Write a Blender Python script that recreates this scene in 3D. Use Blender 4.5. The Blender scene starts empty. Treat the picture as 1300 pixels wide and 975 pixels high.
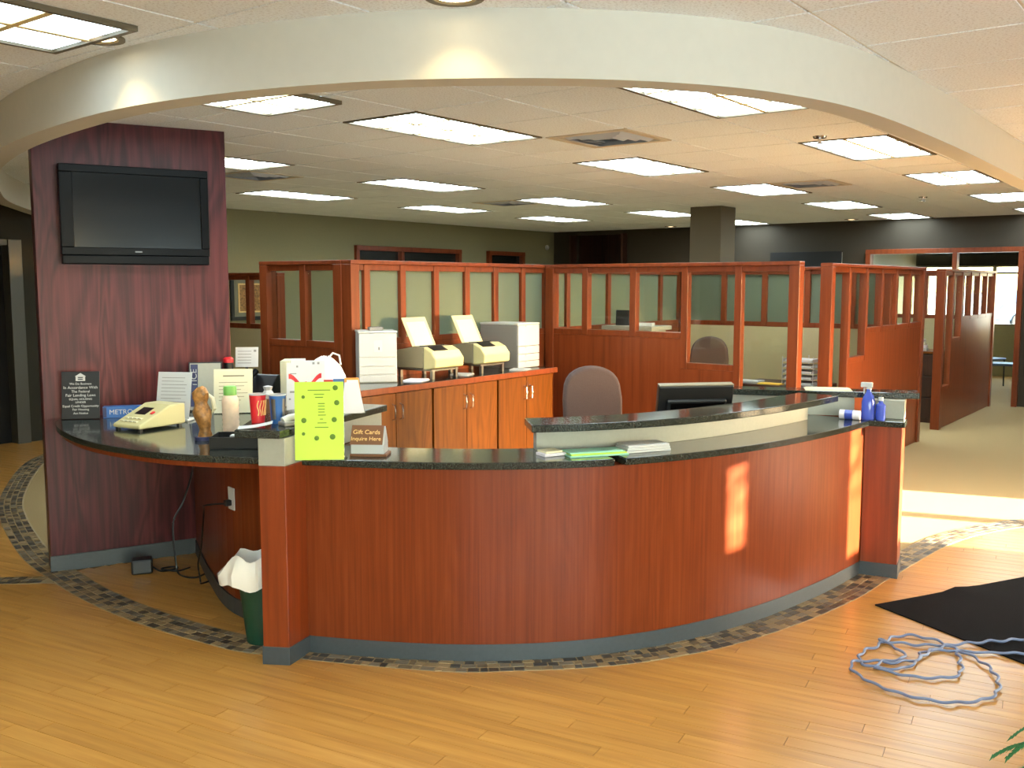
import bpy, bmesh, math, random
import numpy as np
from mathutils import Vector, Matrix
random.seed(7)
SC = bpy.context.scene
COL = SC.collection
R = math.radians

# ------------------------------------------------------------------ camera
cam = bpy.data.cameras.new('camera')
cam.sensor_fit = 'HORIZONTAL'; cam.sensor_width = 36.0
cam.lens = 36.0 * 1230.0 / 1300.0
cam.clip_start = 0.05; cam.clip_end = 400
camo = bpy.data.objects.new('camera', cam); COL.objects.link(camo)
camo.location = (0, 0, 1.72)
camo.rotation_euler = (math.pi/2 - 0.1035, 0, 0)
SC.camera = camo

# ------------------------------------------------------------------ world, sun, exposure
SUN_AZ = R(-22.0)       # compass direction towards the sun in the floor plane
SUN_EL = R(14.0)
world = bpy.data.worlds.new('sky'); SC.world = world; world.use_nodes = True
wn = world.node_tree; wn.nodes.clear()
wo = wn.nodes.new('ShaderNodeOutputWorld'); wb = wn.nodes.new('ShaderNodeBackground')
sky = wn.nodes.new('ShaderNodeTexSky'); sky.sky_type = 'NISHITA'; sky.sun_disc = False
sky.sun_elevation = SUN_EL; sky.sun_rotation = math.pi/2 - SUN_AZ
wb.inputs['Strength'].default_value = 4.0
wn.links.new(sky.outputs[0], wb.inputs['Color']); wn.links.new(wb.outputs[0], wo.inputs[0])
sd = bpy.data.lights.new('sun', 'SUN'); sd.energy = 66.0; sd.angle = R(0.6); sd.color = (1.0, 0.92, 0.78)
so = bpy.data.objects.new('sun', sd); COL.objects.link(so); so.location = (30, -12, 12)
sv = Vector((math.cos(SUN_EL)*math.cos(SUN_AZ), math.cos(SUN_EL)*math.sin(SUN_AZ), math.sin(SUN_EL)))
so.rotation_euler = sv.to_track_quat('Z', 'Y').to_euler()
# daylight of the storefront glazing beside and behind the camera (an area lamp standing outside that glass)
DL = bpy.data.lights.new('daylight', 'AREA'); DL.shape = 'RECTANGLE'; DL.size = 2.6; DL.size_y = 2.1
DL.energy = 235.0; DL.color = (0.78, 0.92, 1.0)
TROFFER = 17.5           # emission of the lamp lenses
vs = SC.view_settings
SC.display_settings.display_device = 'sRGB'
vs.view_transform = 'Standard'; vs.look = 'None'; vs.exposure = 0.32; vs.gamma = 1.0
vs.use_curve_mapping = False

# ------------------------------------------------------------------ frames of the building
GU = np.array([math.cos(.92), math.sin(.92)]); GV = np.array([-GU[1], GU[0]])
ANG_U = .92; ANG_VR = .92 - math.pi/2          # VR: along the back wall to the right
ZC = 2.665
def guv(u, v): p = GU*u + GV*v; return float(p[0]), float(p[1])

# ------------------------------------------------------------------ materials
def new_mat(name):
    m = bpy.data.materials.new(name); m.use_nodes = True
    nt = m.node_tree; b = nt.nodes['Principled BSDF']
    return m, nt, b
def lin(c):
    return tuple(((x/255)/12.92 if x/255 <= .04045 else ((x/255+.055)/1.055)**2.4) for x in c) + (1.0,)
def plain(name, rgb, rough=.5, metal=0.0, spec=.5, noise=0.0, nscale=60, bump=0.0):
    m, nt, b = new_mat(name)
    b.inputs['Roughness'].default_value = rough; b.inputs['Metallic'].default_value = metal
    b.inputs['Specular IOR Level'].default_value = spec
    c = lin(rgb); b.inputs['Base Color'].default_value = c
    if noise or bump:
        tc = nt.nodes.new('ShaderNodeTexCoord'); n = nt.nodes.new('ShaderNodeTexNoise')
        n.inputs['Scale'].default_value = nscale; n.inputs['Detail'].default_value = 4
        nt.links.new(tc.outputs['Object'], n.inputs['Vector'])
        if noise:
            r = nt.nodes.new('ShaderNodeValToRGB')
            r.color_ramp.elements[0].position = .3; r.color_ramp.elements[1].position = .7
            r.color_ramp.elements[0].color = tuple(x*(1-noise) for x in c[:3])+(1,)
            r.color_ramp.elements[1].color = tuple(min(1, x*(1+noise)) for x in c[:3])+(1,)
            nt.links.new(n.outputs['Fac'], r.inputs['Fac']); nt.links.new(r.outputs['Color'], b.inputs['Base Color'])
        if bump:
            bp_ = nt.nodes.new('ShaderNodeBump'); bp_.inputs['Strength'].default_value = bump; bp_.inputs['Distance'].default_value = .004
            nt.links.new(n.outputs['Fac'], bp_.inputs['Height']); nt.links.new(bp_.outputs[0], b.inputs['Normal'])
    return m
def wood(name, dark, mid, light, rough=.35, sx=26, sz=1.1, cathedral=0.0, axis='z', rnd=0.0, coat=0.0, spec=.5):
    m, nt, b = new_mat(name)
    tc = nt.nodes.new('ShaderNodeTexCoord'); mp = nt.nodes.new('ShaderNodeMapping')
    s = {'z': (sx, sx, sz), 'x': (sz, sx, sx)}[axis]
    mp.inputs['Scale'].default_value = s
    nt.links.new(tc.outputs['Object'], mp.inputs['Vector'])
    oi = nt.nodes.new('ShaderNodeObjectInfo')
    cb = nt.nodes.new('ShaderNodeVectorMath'); cb.operation = 'ADD'
    ml = nt.nodes.new('ShaderNodeMath'); ml.operation = 'MULTIPLY'; ml.inputs[1].default_value = 37.0
    nt.links.new(oi.outputs['Random'], ml.inputs[0])
    nt.links.new(mp.outputs[0], cb.inputs[0]); nt.links.new(ml.outputs[0], cb.inputs[1])
    n = nt.nodes.new('ShaderNodeTexNoise'); n.inputs['Scale'].default_value = 1.0; n.inputs['Detail'].default_value = 5
    n.inputs['Roughness'].default_value = .62; n.inputs['Distortion'].default_value = .25
    nt.links.new(cb.outputs[0], n.inputs['Vector'])
    fac = n.outputs['Fac']
    if cathedral:
        mp2 = nt.nodes.new('ShaderNodeMapping'); mp2.inputs['Scale'].default_value = (5.5, 5.5, .9)
        nt.links.new(tc.outputs['Object'], mp2.inputs['Vector'])
        n2 = nt.nodes.new('ShaderNodeTexNoise'); n2.inputs['Scale'].default_value = .8; n2.inputs['Detail'].default_value = 2; n2.inputs['Distortion'].default_value = .6
        nt.links.new(mp2.outputs[0], n2.inputs['Vector'])
        w = nt.nodes.new('ShaderNodeMath'); w.operation = 'MULTIPLY'; w.inputs[1].default_value = 55.0
        nt.links.new(n2.outputs['Fac'], w.inputs[0])
        sn = nt.nodes.new('ShaderNodeMath'); sn.operation = 'SINE'; nt.links.new(w.outputs[0], sn.inputs[0])
        mx = nt.nodes.new('ShaderNodeMath'); mx.operation = 'MULTIPLY_ADD'; mx.inputs[1].default_value = .16*cathedral
        nt.links.new(sn.outputs[0], mx.inputs[0]); nt.links.new(fac, mx.inputs[2]); fac = mx.outputs[0]
    r = nt.nodes.new('ShaderNodeValToRGB')
    e = r.color_ramp.elements
    e[0].position = .28; e[0].color = lin(dark); e[1].position = .74; e[1].color = lin(light)
    k = e.new(.5); k.color = lin(mid)
    nt.links.new(fac, r.inputs['Fac'])
    col = r.outputs['Color']
    if rnd:
        hs = nt.nodes.new('ShaderNodeHueSaturation')
        mr = nt.nodes.new('ShaderNodeMapRange'); mr.inputs['To Min'].default_value = 1-rnd; mr.inputs['To Max'].default_value = 1+rnd
        nt.links.new(oi.outputs['Random'], mr.inputs['Value']); nt.links.new(mr.outputs[0], hs.inputs['Value'])
        nt.links.new(col, hs.inputs['Color']); col = hs.outputs['Color']
    nt.links.new(col, b.inputs['Base Color'])
    b.inputs['Roughness'].default_value = rough
    b.inputs['Specular IOR Level'].default_value = spec
    b.inputs['Coat Weight'].default_value = coat; b.inputs['Coat Roughness'].default_value = .15
    return m
M = {}
M['wood_desk'] = wood('cherry_veneer', (98, 40, 17), (111, 47, 20), (122, 56, 26), rough=.30, sx=60, cathedral=.25, spec=.22)
M['wood_post'] = wood('cherry_post', (100, 38, 12), (120, 47, 15), (134, 56, 20), rough=.32, sx=30)
M['wood_part'] = wood('partition_cherry', (98, 44, 20), (118, 54, 25), (128, 62, 31), rough=.33, sx=24, spec=.32)
M['wood_cab'] = wood('cabinet_oak', (88, 45, 7), (104, 55, 9), (118, 65, 13), rough=.36, sx=22, rnd=.10, cathedral=.5, spec=.25)
M['wood_dark'] = wood('dark_cherry', (54, 21, 23), (72, 29, 31), (86, 38, 38), rough=.36, sx=50, cathedral=.9, spec=.2)
M['wood_brown'] = wood('walnut', (40, 22, 16), (58, 32, 22), (76, 44, 30), rough=.4)
M['plank'] = wood('honey_plank', (170, 116, 52), (190, 135, 64), (203, 150, 78), rough=.28, sx=26, sz=1.6, axis='x', rnd=.07)
M['grout'] = plain('plank_joint', (128, 92, 52), .8)
M['kick'] = plain('rubber_base', (62, 66, 67), .45, noise=.06)
M['gray_lam'] = plain('grey_laminate', (148, 146, 133), .5, noise=.03)
M['white'] = plain('white_plastic', (176, 176, 175), .4)
M['cream'] = plain('cream_plastic', (194, 182, 132), .45)
M['khaki'] = plain('khaki_plastic', (122, 113, 90), .5)
M['offwhite'] = plain('offwhite_metal', (190, 190, 184), .45)
M['gray_metal'] = plain('grey_metal', (126, 122, 117), .45)
M['chrome'] = plain('chrome', (200, 200, 205), .2, metal=1.0)
M['steel'] = plain('brushed_steel', (140, 140, 138), .32, metal=1.0)
M['black'] = plain('black_plastic', (16, 16, 18), .35)
M['gloss_black'] = plain('gloss_black', (7, 7, 8), .3, spec=.08)
M['screen'] = plain('tv_screen', (20, 22, 24), .16, spec=.16)
M['paper'] = plain('paper', (190, 188, 185), .7)
M['paper_cream'] = plain('cream_paper', (208, 199, 166), .7)
M['paper_green'] = plain('lime_paper', (186, 220, 74), .7)
M['paper_green_dk'] = plain('lime_print', (86, 120, 30), .7)
M['mint'] = plain('mint_card', (150, 208, 182), .6)
M['yellow'] = plain('yellow_card', (236, 186, 60), .6)
M['red'] = plain('red_plastic', (206, 36, 44), .4)
M['orange'] = plain('orange_card', (240, 150, 50), .5)
M['blue'] = plain('blue_plastic', (40, 92, 158), .35)
M['navy'] = plain('navy_print', (44, 48, 84), .5)
M['lilac'] = plain('lilac_card', (222, 214, 220), .6)
M['green'] = plain('green_plastic', (20, 62, 44), .4)
M['lime_cap'] = plain('green_cap', (120, 178, 84), .4)
M['peach'] = plain('peach_label', (236, 208, 180), .5, noise=.06, nscale=40)
M['brown'] = plain('brown_card', (112, 70, 40), .6)
M['gold'] = plain('gold_print', (236, 190, 120), .5)
M['amber'] = plain('carved_amber', (150, 104, 54), .35, noise=.6, nscale=45)
M['chair'] = plain('brown_fabric', (78, 60, 55), .9, noise=.10, nscale=200, bump=.3)
M['chair_dk'] = plain('dark_brown_fabric', (66, 50, 42), .9, noise=.10, nscale=200)
M['carpet'] = plain('tan_carpet', (162, 138, 98), .95, spec=.1, noise=.12, nscale=160, bump=.5)
M['mat'] = plain('black_mat', (13, 11, 11), .95, spec=.12, noise=.25, nscale=250, bump=.6)
M['wall'] = plain('olive_paint', (132, 128, 98), .85, noise=.02, nscale=30)
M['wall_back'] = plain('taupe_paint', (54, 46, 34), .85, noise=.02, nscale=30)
M['wall_shaded'] = plain('shaded_olive_paint', (48, 43, 30), .85)  # wall colour with the far-left shade painted in
M['jamb'] = plain('dull_steel', (96, 94, 86), .45, metal=.5)
M['column'] = plain('column_paint', (92, 80, 60), .85)
M['fabric'] = plain('beige_fabric', (178, 164, 124), .95, noise=.06, nscale=220)
M['soffit'] = plain('soffit_paint', (202, 200, 190), .8, noise=.015, nscale=20)
M['wall_white'] = plain('lobby_paint', (196, 186, 164), .85)
M['dark'] = plain('dark_void', (14, 13, 12), .8)
M['darkglass'] = plain('dark_glass', (30, 30, 28), .15)
M['ceil_back'] = plain('plenum', (120, 112, 100), .9)
M['grid'] = plain('tee_grid', (220, 216, 208), .6)
M['vent'] = plain('vent_metal', (172, 178, 188), .4)
M['vent_frame'] = plain('vent_frame', (196, 184, 164), .5)
M['brass_trim'] = plain('lens_divider', (226, 206, 150), .5)
M['fixture'] = plain('fixture_trim', (96, 86, 66), .5)
M['bag'] = plain('white_bag', (236, 228, 216), .55)
M['cable'] = plain('blue_cable', (108, 116, 140), .5)
M['leaf'] = plain('leaf', (34, 100, 48), .5)
M['terracotta'] = plain('terracotta', (150, 84, 56), .8)
M['soil'] = plain('soil', (50, 36, 26), .9)
M['concrete'] = plain('concrete', (190, 186, 176), .9, noise=.05, nscale=3)
M['tanwall'] = plain('exterior', (150, 140, 120), .9)
M['carpaint'] = plain('car_paint', (96, 112, 126), .3)
M['tyre'] = plain('tyre', (26, 26, 28), .8)
M['bluebottle'] = plain('blue_liquid', (58, 76, 168), .2)
M['seat_blue'] = plain('blue_seat', (70, 88, 110), .5)

def granite():
    m, nt, b = new_mat('black_granite')
    tc = nt.nodes.new('ShaderNodeTexCoord'); v = nt.nodes.new('ShaderNodeTexNoise'); v.inputs['Scale'].default_value = 210; v.inputs['Detail'].default_value = 3
    nt.links.new(tc.outputs['Object'], v.inputs['Vector'])
    r = nt.nodes.new('ShaderNodeValToRGB'); e = r.color_ramp.elements
    e[0].position = .46; e[0].color = lin((18, 20, 18)); e[1].position = .76; e[1].color = lin((84, 88, 78))
    nt.links.new(v.outputs['Fac'], r.inputs['Fac']); nt.links.new(r.outputs['Color'], b.inputs['Base Color'])
    b.inputs['Roughness'].default_value = .10; b.inputs['IOR'].default_value = 1.6
    return m
M['granite'] = granite()
def tile_mat():
    m, nt, b = new_mat('mosaic_stone')
    g = nt.nodes.new('ShaderNodeNewGeometry'); oi = nt.nodes.new('ShaderNodeObjectInfo')
    a = nt.nodes.new('ShaderNodeMath'); a.operation = 'ADD'; fr = nt.nodes.new('ShaderNodeMath'); fr.operation = 'FRACT'
    nt.links.new(g.outputs['Random Per Island'], a.inputs[0]); nt.links.new(oi.outputs['Random'], a.inputs[1]); nt.links.new(a.outputs[0], fr.inputs[0])
    r = nt.nodes.new('ShaderNodeValToRGB'); e = r.color_ramp.elements; r.color_ramp.interpolation = 'CONSTANT'
    cs = [(76, 62, 48), (112, 92, 64), (142, 118, 82), (92, 82, 70), (124, 110, 90), (156, 130, 92), (64, 56, 48)]
    e[0].position = 0; e[0].color = lin(cs[0]); e[1].position = 1/7; e[1].color = lin(cs[1])
    for i in range(2, 7):
        k = e.new(i/7); k.color = lin(cs[i])
    nt.links.new(fr.outputs[0], r.inputs['Fac']); nt.links.new(r.outputs['Color'], b.inputs['Base Color'])
    b.inputs['Roughness'].default_value = .4
    return m
M['mosaic'] = tile_mat()
M['mosaic_grout'] = plain('mosaic_grout', (164, 142, 106), .9)
def ceil_tile():
    m, nt, b = new_mat('acoustic_tile')
    tc = nt.nodes.new('ShaderNodeTexCoord')
    n = nt.nodes.new('ShaderNodeTexNoise'); n.inputs['Scale'].default_value = 95; n.inputs['Detail'].default_value = 6; n.inputs['Roughness'].default_value = .7
    nt.links.new(tc.outputs['Object'], n.inputs['Vector'])
    r = nt.nodes.new('ShaderNodeValToRGB'); e = r.color_ramp.elements
    e[0].position = .36; e[0].color = lin((206, 208, 212)); e[1].position = .5; e[1].color = lin((234, 240, 246))
    nt.links.new(n.outputs['Fac'], r.inputs['Fac']); nt.links.new(r.outputs['Color'], b.inputs['Base Color'])
    bp_ = nt.nodes.new('ShaderNodeBump'); bp_.inputs['Strength'].default_value = .35; bp_.inputs['Distance'].default_value = .003
    nt.links.new(n.outputs['Fac'], bp_.inputs['Height']); nt.links.new(bp_.outputs[0], b.inputs['Normal'])
    b.inputs['Roughness'].default_value = .9; b.inputs['Specular IOR Level'].default_value = .1
    return m
M['ceil_tile'] = ceil_tile()
def lens_mat(name='lamp_lens', k=1.0):
    m = bpy.data.materials.new(name); m.use_nodes = True; nt = m.node_tree; nt.nodes.clear()
    o = nt.nodes.new('ShaderNodeOutputMaterial'); e = nt.nodes.new('ShaderNodeEmission')
    e.inputs['Color'].default_value = (.78, .95, 1.0, 1); e.inputs['Strength'].default_value = TROFFER*k
    nt.links.new(e.outputs[0], o.inputs[0]); return m
M['lens'] = lens_mat(); M['lens_dim'] = lens_mat('dim_lamp_lens', .28)
def bulb_mat():
    m = bpy.data.materials.new('can_bulb'); m.use_nodes = True; nt = m.node_tree; nt.nodes.clear()
    o = nt.nodes.new('ShaderNodeOutputMaterial'); e = nt.nodes.new('ShaderNodeEmission')
    e.inputs['Color'].default_value = (1.0, .78, .45, 1); e.inputs['Strength'].default_value = 6
    nt.links.new(e.outputs[0], o.inputs[0]); return m
M['bulb'] = bulb_mat()
def clear_glass(name, tint=(1, 1, 1, 1), rough=.02):
    m = bpy.data.materials.new(name); m.use_nodes = True; nt = m.node_tree; nt.nodes.clear()
    o = nt.nodes.new('ShaderNodeOutputMaterial'); t = nt.nodes.new('ShaderNodeBsdfTransparent'); g = nt.nodes.new('ShaderNodeBsdfGlossy')
    lw = nt.nodes.new('ShaderNodeLayerWeight'); lw.inputs['Blend'].default_value = .5; x = nt.nodes.new('ShaderNodeMixShader')
    pw_ = nt.nodes.new('ShaderNodeMath'); pw_.operation = 'POWER'; pw_.inputs[1].default_value = 5.0
    f = nt.nodes.new('ShaderNodeMath'); f.operation = 'MULTIPLY_ADD'; f.inputs[1].default_value = .55; f.inputs[2].default_value = .03
    nt.links.new(lw.outputs['Facing'], pw_.inputs[0]); nt.links.new(pw_.outputs[0], f.inputs[0])
    t.inputs['Color'].default_value = tint; g.inputs['Roughness'].default_value = rough
    nt.links.new(f.outputs[0], x.inputs[0]); nt.links.new(t.outputs[0], x.inputs[1]); nt.links.new(g.outputs[0], x.inputs[2]); nt.links.new(x.outputs[0], o.inputs[0])
    return m
M['glass'] = clear_glass('clear_glass', (.93, .95, .92, 1))
def frost_glass():
    m = bpy.data.materials.new('frosted_glass'); m.use_nodes = True; nt = m.node_tree; nt.nodes.clear()
    o = nt.nodes.new('ShaderNodeOutputMaterial'); t = nt.nodes.new('ShaderNodeBsdfTranslucent'); d = nt.nodes.new('ShaderNodeBsdfDiffuse')
    x = nt.nodes.new('ShaderNodeMixShader'); x.inputs[0].default_value = .45
    c = lin((130, 140, 120)); t.inputs['Color'].default_value = c; d.inputs['Color'].default_value = c
    nt.links.new(d.outputs[0], x.inputs[1]); nt.links.new(t.outputs[0], x.inputs[2]); nt.links.new(x.outputs[0], o.inputs[0])
    return m
M['frost'] = frost_glass()

# ------------------------------------------------------------------ mesh builder
class MB:
    def __init__(s): s.v = []; s.f = []; s.sm = []
    def add(s, vs_, fs, smooth=False):
        o = len(s.v); s.v += [tuple(map(float, p)) for p in vs_]
        s.f += [tuple(i+o for i in f) for f in fs]; s.sm += [smooth]*len(fs); return s
    def box(s, x0, x1, y0, y1, z0, z1, xf=None):
        v = [(x, y, z) for z in (z0, z1) for y in (y0, y1) for x in (x0, x1)]
        if xf: v = [xf(p) for p in v]
        return s.add(v, [(0, 2, 3, 1), (4, 5, 7, 6), (0, 1, 5, 4), (2, 6, 7, 3), (0, 4, 6, 2), (1, 3, 7, 5)])
    def prism(s, poly, z0, z1, smooth=False):
        a = sum(poly[i][0]*poly[(i+1) % len(poly)][1]-poly[(i+1) % len(poly)][0]*poly[i][1] for i in range(len(poly)))
        if a < 0: poly = poly[::-1]
        n = len(poly)
        o = len(s.v)
        s.add([(p[0], p[1], z0) for p in poly]+[(p[0], p[1], z1) for p in poly],
              [tuple(range(n-1, -1, -1)), tuple(range(n, 2*n))])
        s.f += [(o+i, o+(i+1) % n, o+n+(i+1) % n, o+n+i) for i in range(n)]; s.sm += [smooth]*n
        return s
    def lathe(s, prof, seg=24, c=(0, 0), smooth=True, cap=True):
        n = len(prof); v = []
        for r, z in prof:
            for k in range(seg):
                a = 2*math.pi*k/seg; v.append((c[0]+r*math.cos(a), c[1]+r*math.sin(a), z))
        f = [(i*seg+k, i*seg+(k+1) % seg, (i+1)*seg+(k+1) % seg, (i+1)*seg+k) for i in range(n-1) for k in range(seg)]
        s.add(v, f, smooth)
        if cap:
            o = len(s.v)-n*seg
            s.f += [tuple(o+k for k in range(seg-1, -1, -1)), tuple(o+(n-1)*seg+k for k in range(seg))]; s.sm += [False]*2
        return s
    def tube(s, path, r, seg=8, closed=False):
        P = [Vector(p) for p in path]; n = len(P); rings = []
        up = Vector((0, 0, 1))
        for i, p in enumerate(P):
            t = (P[(i+1) % n]-P[i-1]) if closed else (P[min(i+1, n-1)]-P[max(i-1, 0)])
            t.normalize()
            a = up if abs(t.dot(up)) < .95 else Vector((1, 0, 0))
            x = t.cross(a).normalized(); y = x.cross(t).normalized()
            rr = r[i] if isinstance(r, (list, tuple)) else r
            rings += [p+(x*math.cos(2*math.pi*k/seg)+y*math.sin(2*math.pi*k/seg))*rr for k in range(seg)]
        m = n if closed else n-1
        f = [(i*seg+k, i*seg+(k+1) % seg, ((i+1) % n)*seg+(k+1) % seg, ((i+1) % n)*seg+k) for i in range(m) for k in range(seg)]
        s.add(rings, f, True)
        if not closed:
            o = len(s.v)-n*seg
            s.f += [tuple(o+k for k in range(seg-1, -1, -1)), tuple(o+(n-1)*seg+k for k in range(seg))]; s.sm += [False]*2
        return s
    def mesh(s, name):
        me = bpy.data.meshes.new(name); me.from_pydata(s.v, [], s.f); me.update()
        me.polygons.foreach_set('use_smooth', s.sm)
        if any(s.sm): me.set_sharp_from_angle(angle=R(38))
        bm = bmesh.new(); bm.from_mesh(me); bmesh.ops.recalc_face_normals(bm, faces=bm.faces); bm.to_mesh(me); bm.free()
        return me
def obj(name, mb, mat, parent=None, bevel=0, loc=None, rot=None, label=None):
    me = mb.mesh(name) if isinstance(mb, MB) else mb
    if isinstance(mb, MB): me.materials.append(M[mat])
    o = bpy.data.objects.new(name, me); COL.objects.link(o)
    if parent: o.parent = parent
    if loc: o.location = loc
    if rot: o.rotation_euler = rot
    if bevel:
        b = o.modifiers.new('bevel', 'BEVEL'); b.width = bevel; b.segments = 2; b.limit_method = 'ANGLE'; b.angle_limit = R(40)
    if label: o['label'] = label
    return o
def tag(o, label, cat, group=None):
    o['label'] = label; o['category'] = cat
    if group: o['group'] = group
    return o
def thing(name, label, cat, loc=(0, 0, 0), rz=0.0, group=None):
    o = bpy.data.objects.new(name, None); COL.objects.link(o); o.empty_display_size = .1
    o.location = loc; o.rotation_euler = (0, 0, rz)
    return tag(o, label, cat, group)
def struct(o): o['kind'] = 'structure'; return o
def sempty(name, loc=(0, 0, 0), rz=0.0):
    o = bpy.data.objects.new(name, None); COL.objects.link(o); o.empty_display_size = .1
    o.location = loc; o.rotation_euler = (0, 0, rz); o['kind'] = 'structure'; return o
def copy_tree(o, parent=None):
    c = o.copy(); COL.objects.link(c)
    if parent: c.parent = parent
    for ch in list(o.children): copy_tree(ch, c)
    return c
def bx(x0, x1, y0, y1, z0, z1): return MB().box(x0, x1, y0, y1, z0, z1)
FONT_CACHE = {}
def lettering(txt, size, parent, mat, loc, rot=(math.pi/2, 0, 0), align='CENTER', name='lettering'):
    c = bpy.data.curves.new(name, 'FONT'); c.body = txt; c.size = size; c.align_x = align; c.align_y = 'CENTER'; c.extrude = .0006
    c.materials.append(M[mat]); o = bpy.data.objects.new(name, c); COL.objects.link(o)
    bpy.context.view_layer.update()
    me = bpy.data.meshes.new_from_object(o); me.name = name; bpy.data.objects.remove(o)
    o = bpy.data.objects.new(name, me); COL.objects.link(o)
    o.parent = parent; o.location = loc; o.rotation_euler = rot; return o
def spline(pts, n=12, closed=False):
    P = [np.array(p, float) for p in pts]; out = []
    m = len(P); rng = range(m if closed else m-1)
    for i in rng:
        if closed: p0, p1, p2, p3 = P[i-1], P[i], P[(i+1) % m], P[(i+2) % m]
        else: p0, p1, p2, p3 = P[max(i-1, 0)], P[i], P[i+1], P[min(i+2, m-1)]
        for k in range(n):
            t = k/n
            out.append(.5*((2*p1)+(-p0+p2)*t+(2*p0-5*p1+4*p2-p3)*t*t+(-p0+3*p1-3*p2+p3)*t**3))
    if not closed: out.append(P[-1])
    return out
def offset(path, d):
    P = np.array([p[:2] for p in path]); T = np.gradient(P, axis=0); T /= np.linalg.norm(T, axis=1)[:, None]
    return P + np.c_[-T[:, 1], T[:, 0]]*d        # + is to the left of travel
def strip(mb, a, b, z0, z1, smooth=True):
    """solid band between two plan curves a and b, from z0 to z1"""
    n = len(a); o = len(mb.v)
    v = [(*p, z0) for p in a]+[(*p, z0) for p in b]+[(*p, z1) for p in a]+[(*p, z1) for p in b]
    f = []; sm = []
    for i in range(n-1):
        f += [(i, i+1, n+i+1, n+i), (2*n+i, 3*n+i, 3*n+i+1, 2*n+i+1), (i, 2*n+i, 2*n+i+1, i+1), (n+i, n+i+1, 3*n+i+1, 3*n+i)]
        sm += [False, False, smooth, smooth]
    f += [(0, n, 3*n, 2*n), (n-1, 3*n-1, 4*n-1, 2*n-1)]; sm += [False, False]
    mb.v += [tuple(map(float, p)) for p in v]; mb.f += [tuple(i+o for i in q) for q in f]; mb.sm += sm
    return mb
def inside(p, poly):
    x, y = p; c = False; n = len(poly)
    for i in range(n):
        x1, y1 = poly[i][0], poly[i][1]; x2, y2 = poly[(i+1) % n][0], poly[(i+1) % n][1]
        if (y1 > y) != (y2 > y) and x < (x2-x1)*(y-y1)/(y2-y1)+x1: c = not c
    return c
def pix(x, y, z):
    z = z-1.72; cp, sp = math.cos(.1035), math.sin(.1035); fw = y*cp-z*sp
    if fw < .2: return None
    return 650+1230*x/fw, 487.5-1230*(y*sp+z*cp)/fw
def seen(x, y, z, m=40):
    q = pix(x, y, z); return q is not None and -m < q[0] < 1300+m and -m < q[1] < 975+m
def wall(name, p0, p1, z0, z1, openings, th, mat, side=1):
    """straight wall from p0 to p1 with openings (s0, s1, za, zb); thickness to the left (side=1) or right"""
    L = math.dist(p0, p1); a = math.atan2(p1[1]-p0[1], p1[0]-p0[0])
    xs = sorted({0, L, *[q for o in openings for q in o[:2]]}); m = MB()
    y0, y1 = (0, th) if side > 0 else (-th, 0)
    for i in range(len(xs)-1):
        c = (xs[i]+xs[i+1])/2; zs = [z0]
        for o in sorted([o for o in openings if o[0] < c < o[1]], key=lambda o: o[2]): zs += [o[2], o[3]]
        zs.append(z1)
        for k in range(0, len(zs), 2):
            if zs[k+1]-zs[k] > 1e-4: m.box(xs[i], xs[i+1], y0, y1, zs[k], zs[k+1])
    return struct(obj(name, m, mat, None, loc=(p0[0], p0[1], 0), rot=(0, 0, a)))

# ------------------------------------------------------------------ room shell
C0 = np.array([.79, 18.43])
LW0 = np.array([-3.66, 12.5])                 # a point of the left wall (runs along GU)
BW0 = np.array([7.0, 13.5]); VR = -GV         # a point of the back wall (runs along VR)
PL = LW0 - GU*8.9
PR = np.array([10.04, 11.18])
F0 = np.array([2.7, -2.65]); FD = np.array([-.883, .469])
PF = F0 + FD*13.05
shell = [tuple(C0), tuple(PL), tuple(PF), tuple(F0), tuple(PR)]
fl = MB().prism([(-12, -5), (26, -5), (26, 24), (-12, 24)], -.12, 0.0)
floor = struct(obj('floor', fl, 'carpet'))
ground = obj('ground', MB().prism([(-120, -120), (160, -120), (160, 200), (-120, 200)], -.3, -.14), 'concrete'); struct(ground)
sC = float((C0-LW0) @ GU)
# left wall, local x runs from PL to the corner: s = 8.9 + distance along GU from LW0
LW1 = LW0 - GU*1.4
wall('wall_left', tuple(LW1), tuple(C0), 0, 3.2,
     [(1.4+2.30, 1.4+4.58, .9, 2.22), (1.4+5.38, 1.4+6.34, 0, 2.22)], .15, 'wall', 1)
wall('wall_left_end', tuple(PL), tuple(LW1), 0, 3.2, [(8.9-3.75, 8.9-2.72, 0, 2.17)], .15, 'wall_shaded', 1)  # same left wall; its darker colour stands in for shade
tC = float((C0-BW0) @ VR)
def bt(t): return t - tC                      # back wall local x
wall('wall_back', tuple(C0), tuple(PR), 0, 3.2,
     [(bt(-7.44), bt(-6.34), 0, 2.6), (bt(-3.56), bt(-2.46), 1.0, 2.2), (bt(-2.06), bt(.06), 0, 2.2)], .15, 'wall_back', 1)
# right storefront wall: glazing, and unseen slits shaped to cast the low sun in stripes
n_s = np.array([-math.sin(SUN_AZ), math.cos(SUN_AZ)])
WR0 = F0; WRd = (PR-F0)/np.linalg.norm(PR-F0)
def s_of_perp(p): return float((p - WR0 @ n_s)/(WRd @ n_s))
ops = [(.25, 1.5, .3, 2.4), (1.65, 2.9, .3, 2.4)]
for a, b, z0, z1 in [(4.72, 4.83, 1.63, 2.05), (5.78, 6.3, 1.27, 2.02), (6.85, 7.64, .12, 2.1), (7.80, 8.62, .12, 2.1)]:
    ops.append((s_of_perp(a), s_of_perp(b), z0, z1))
wall('wall_right', tuple(F0), tuple(PR), 0, 3.2, ops, .06, 'wall_white', -1)
wall('wall_front', tuple(PF), tuple(F0), 0, 3.2, [(9.3, 10.9, .3, 2.45), (11.1, 12.8, .3, 2.45)], .15, 'wall_white', -1)
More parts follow.
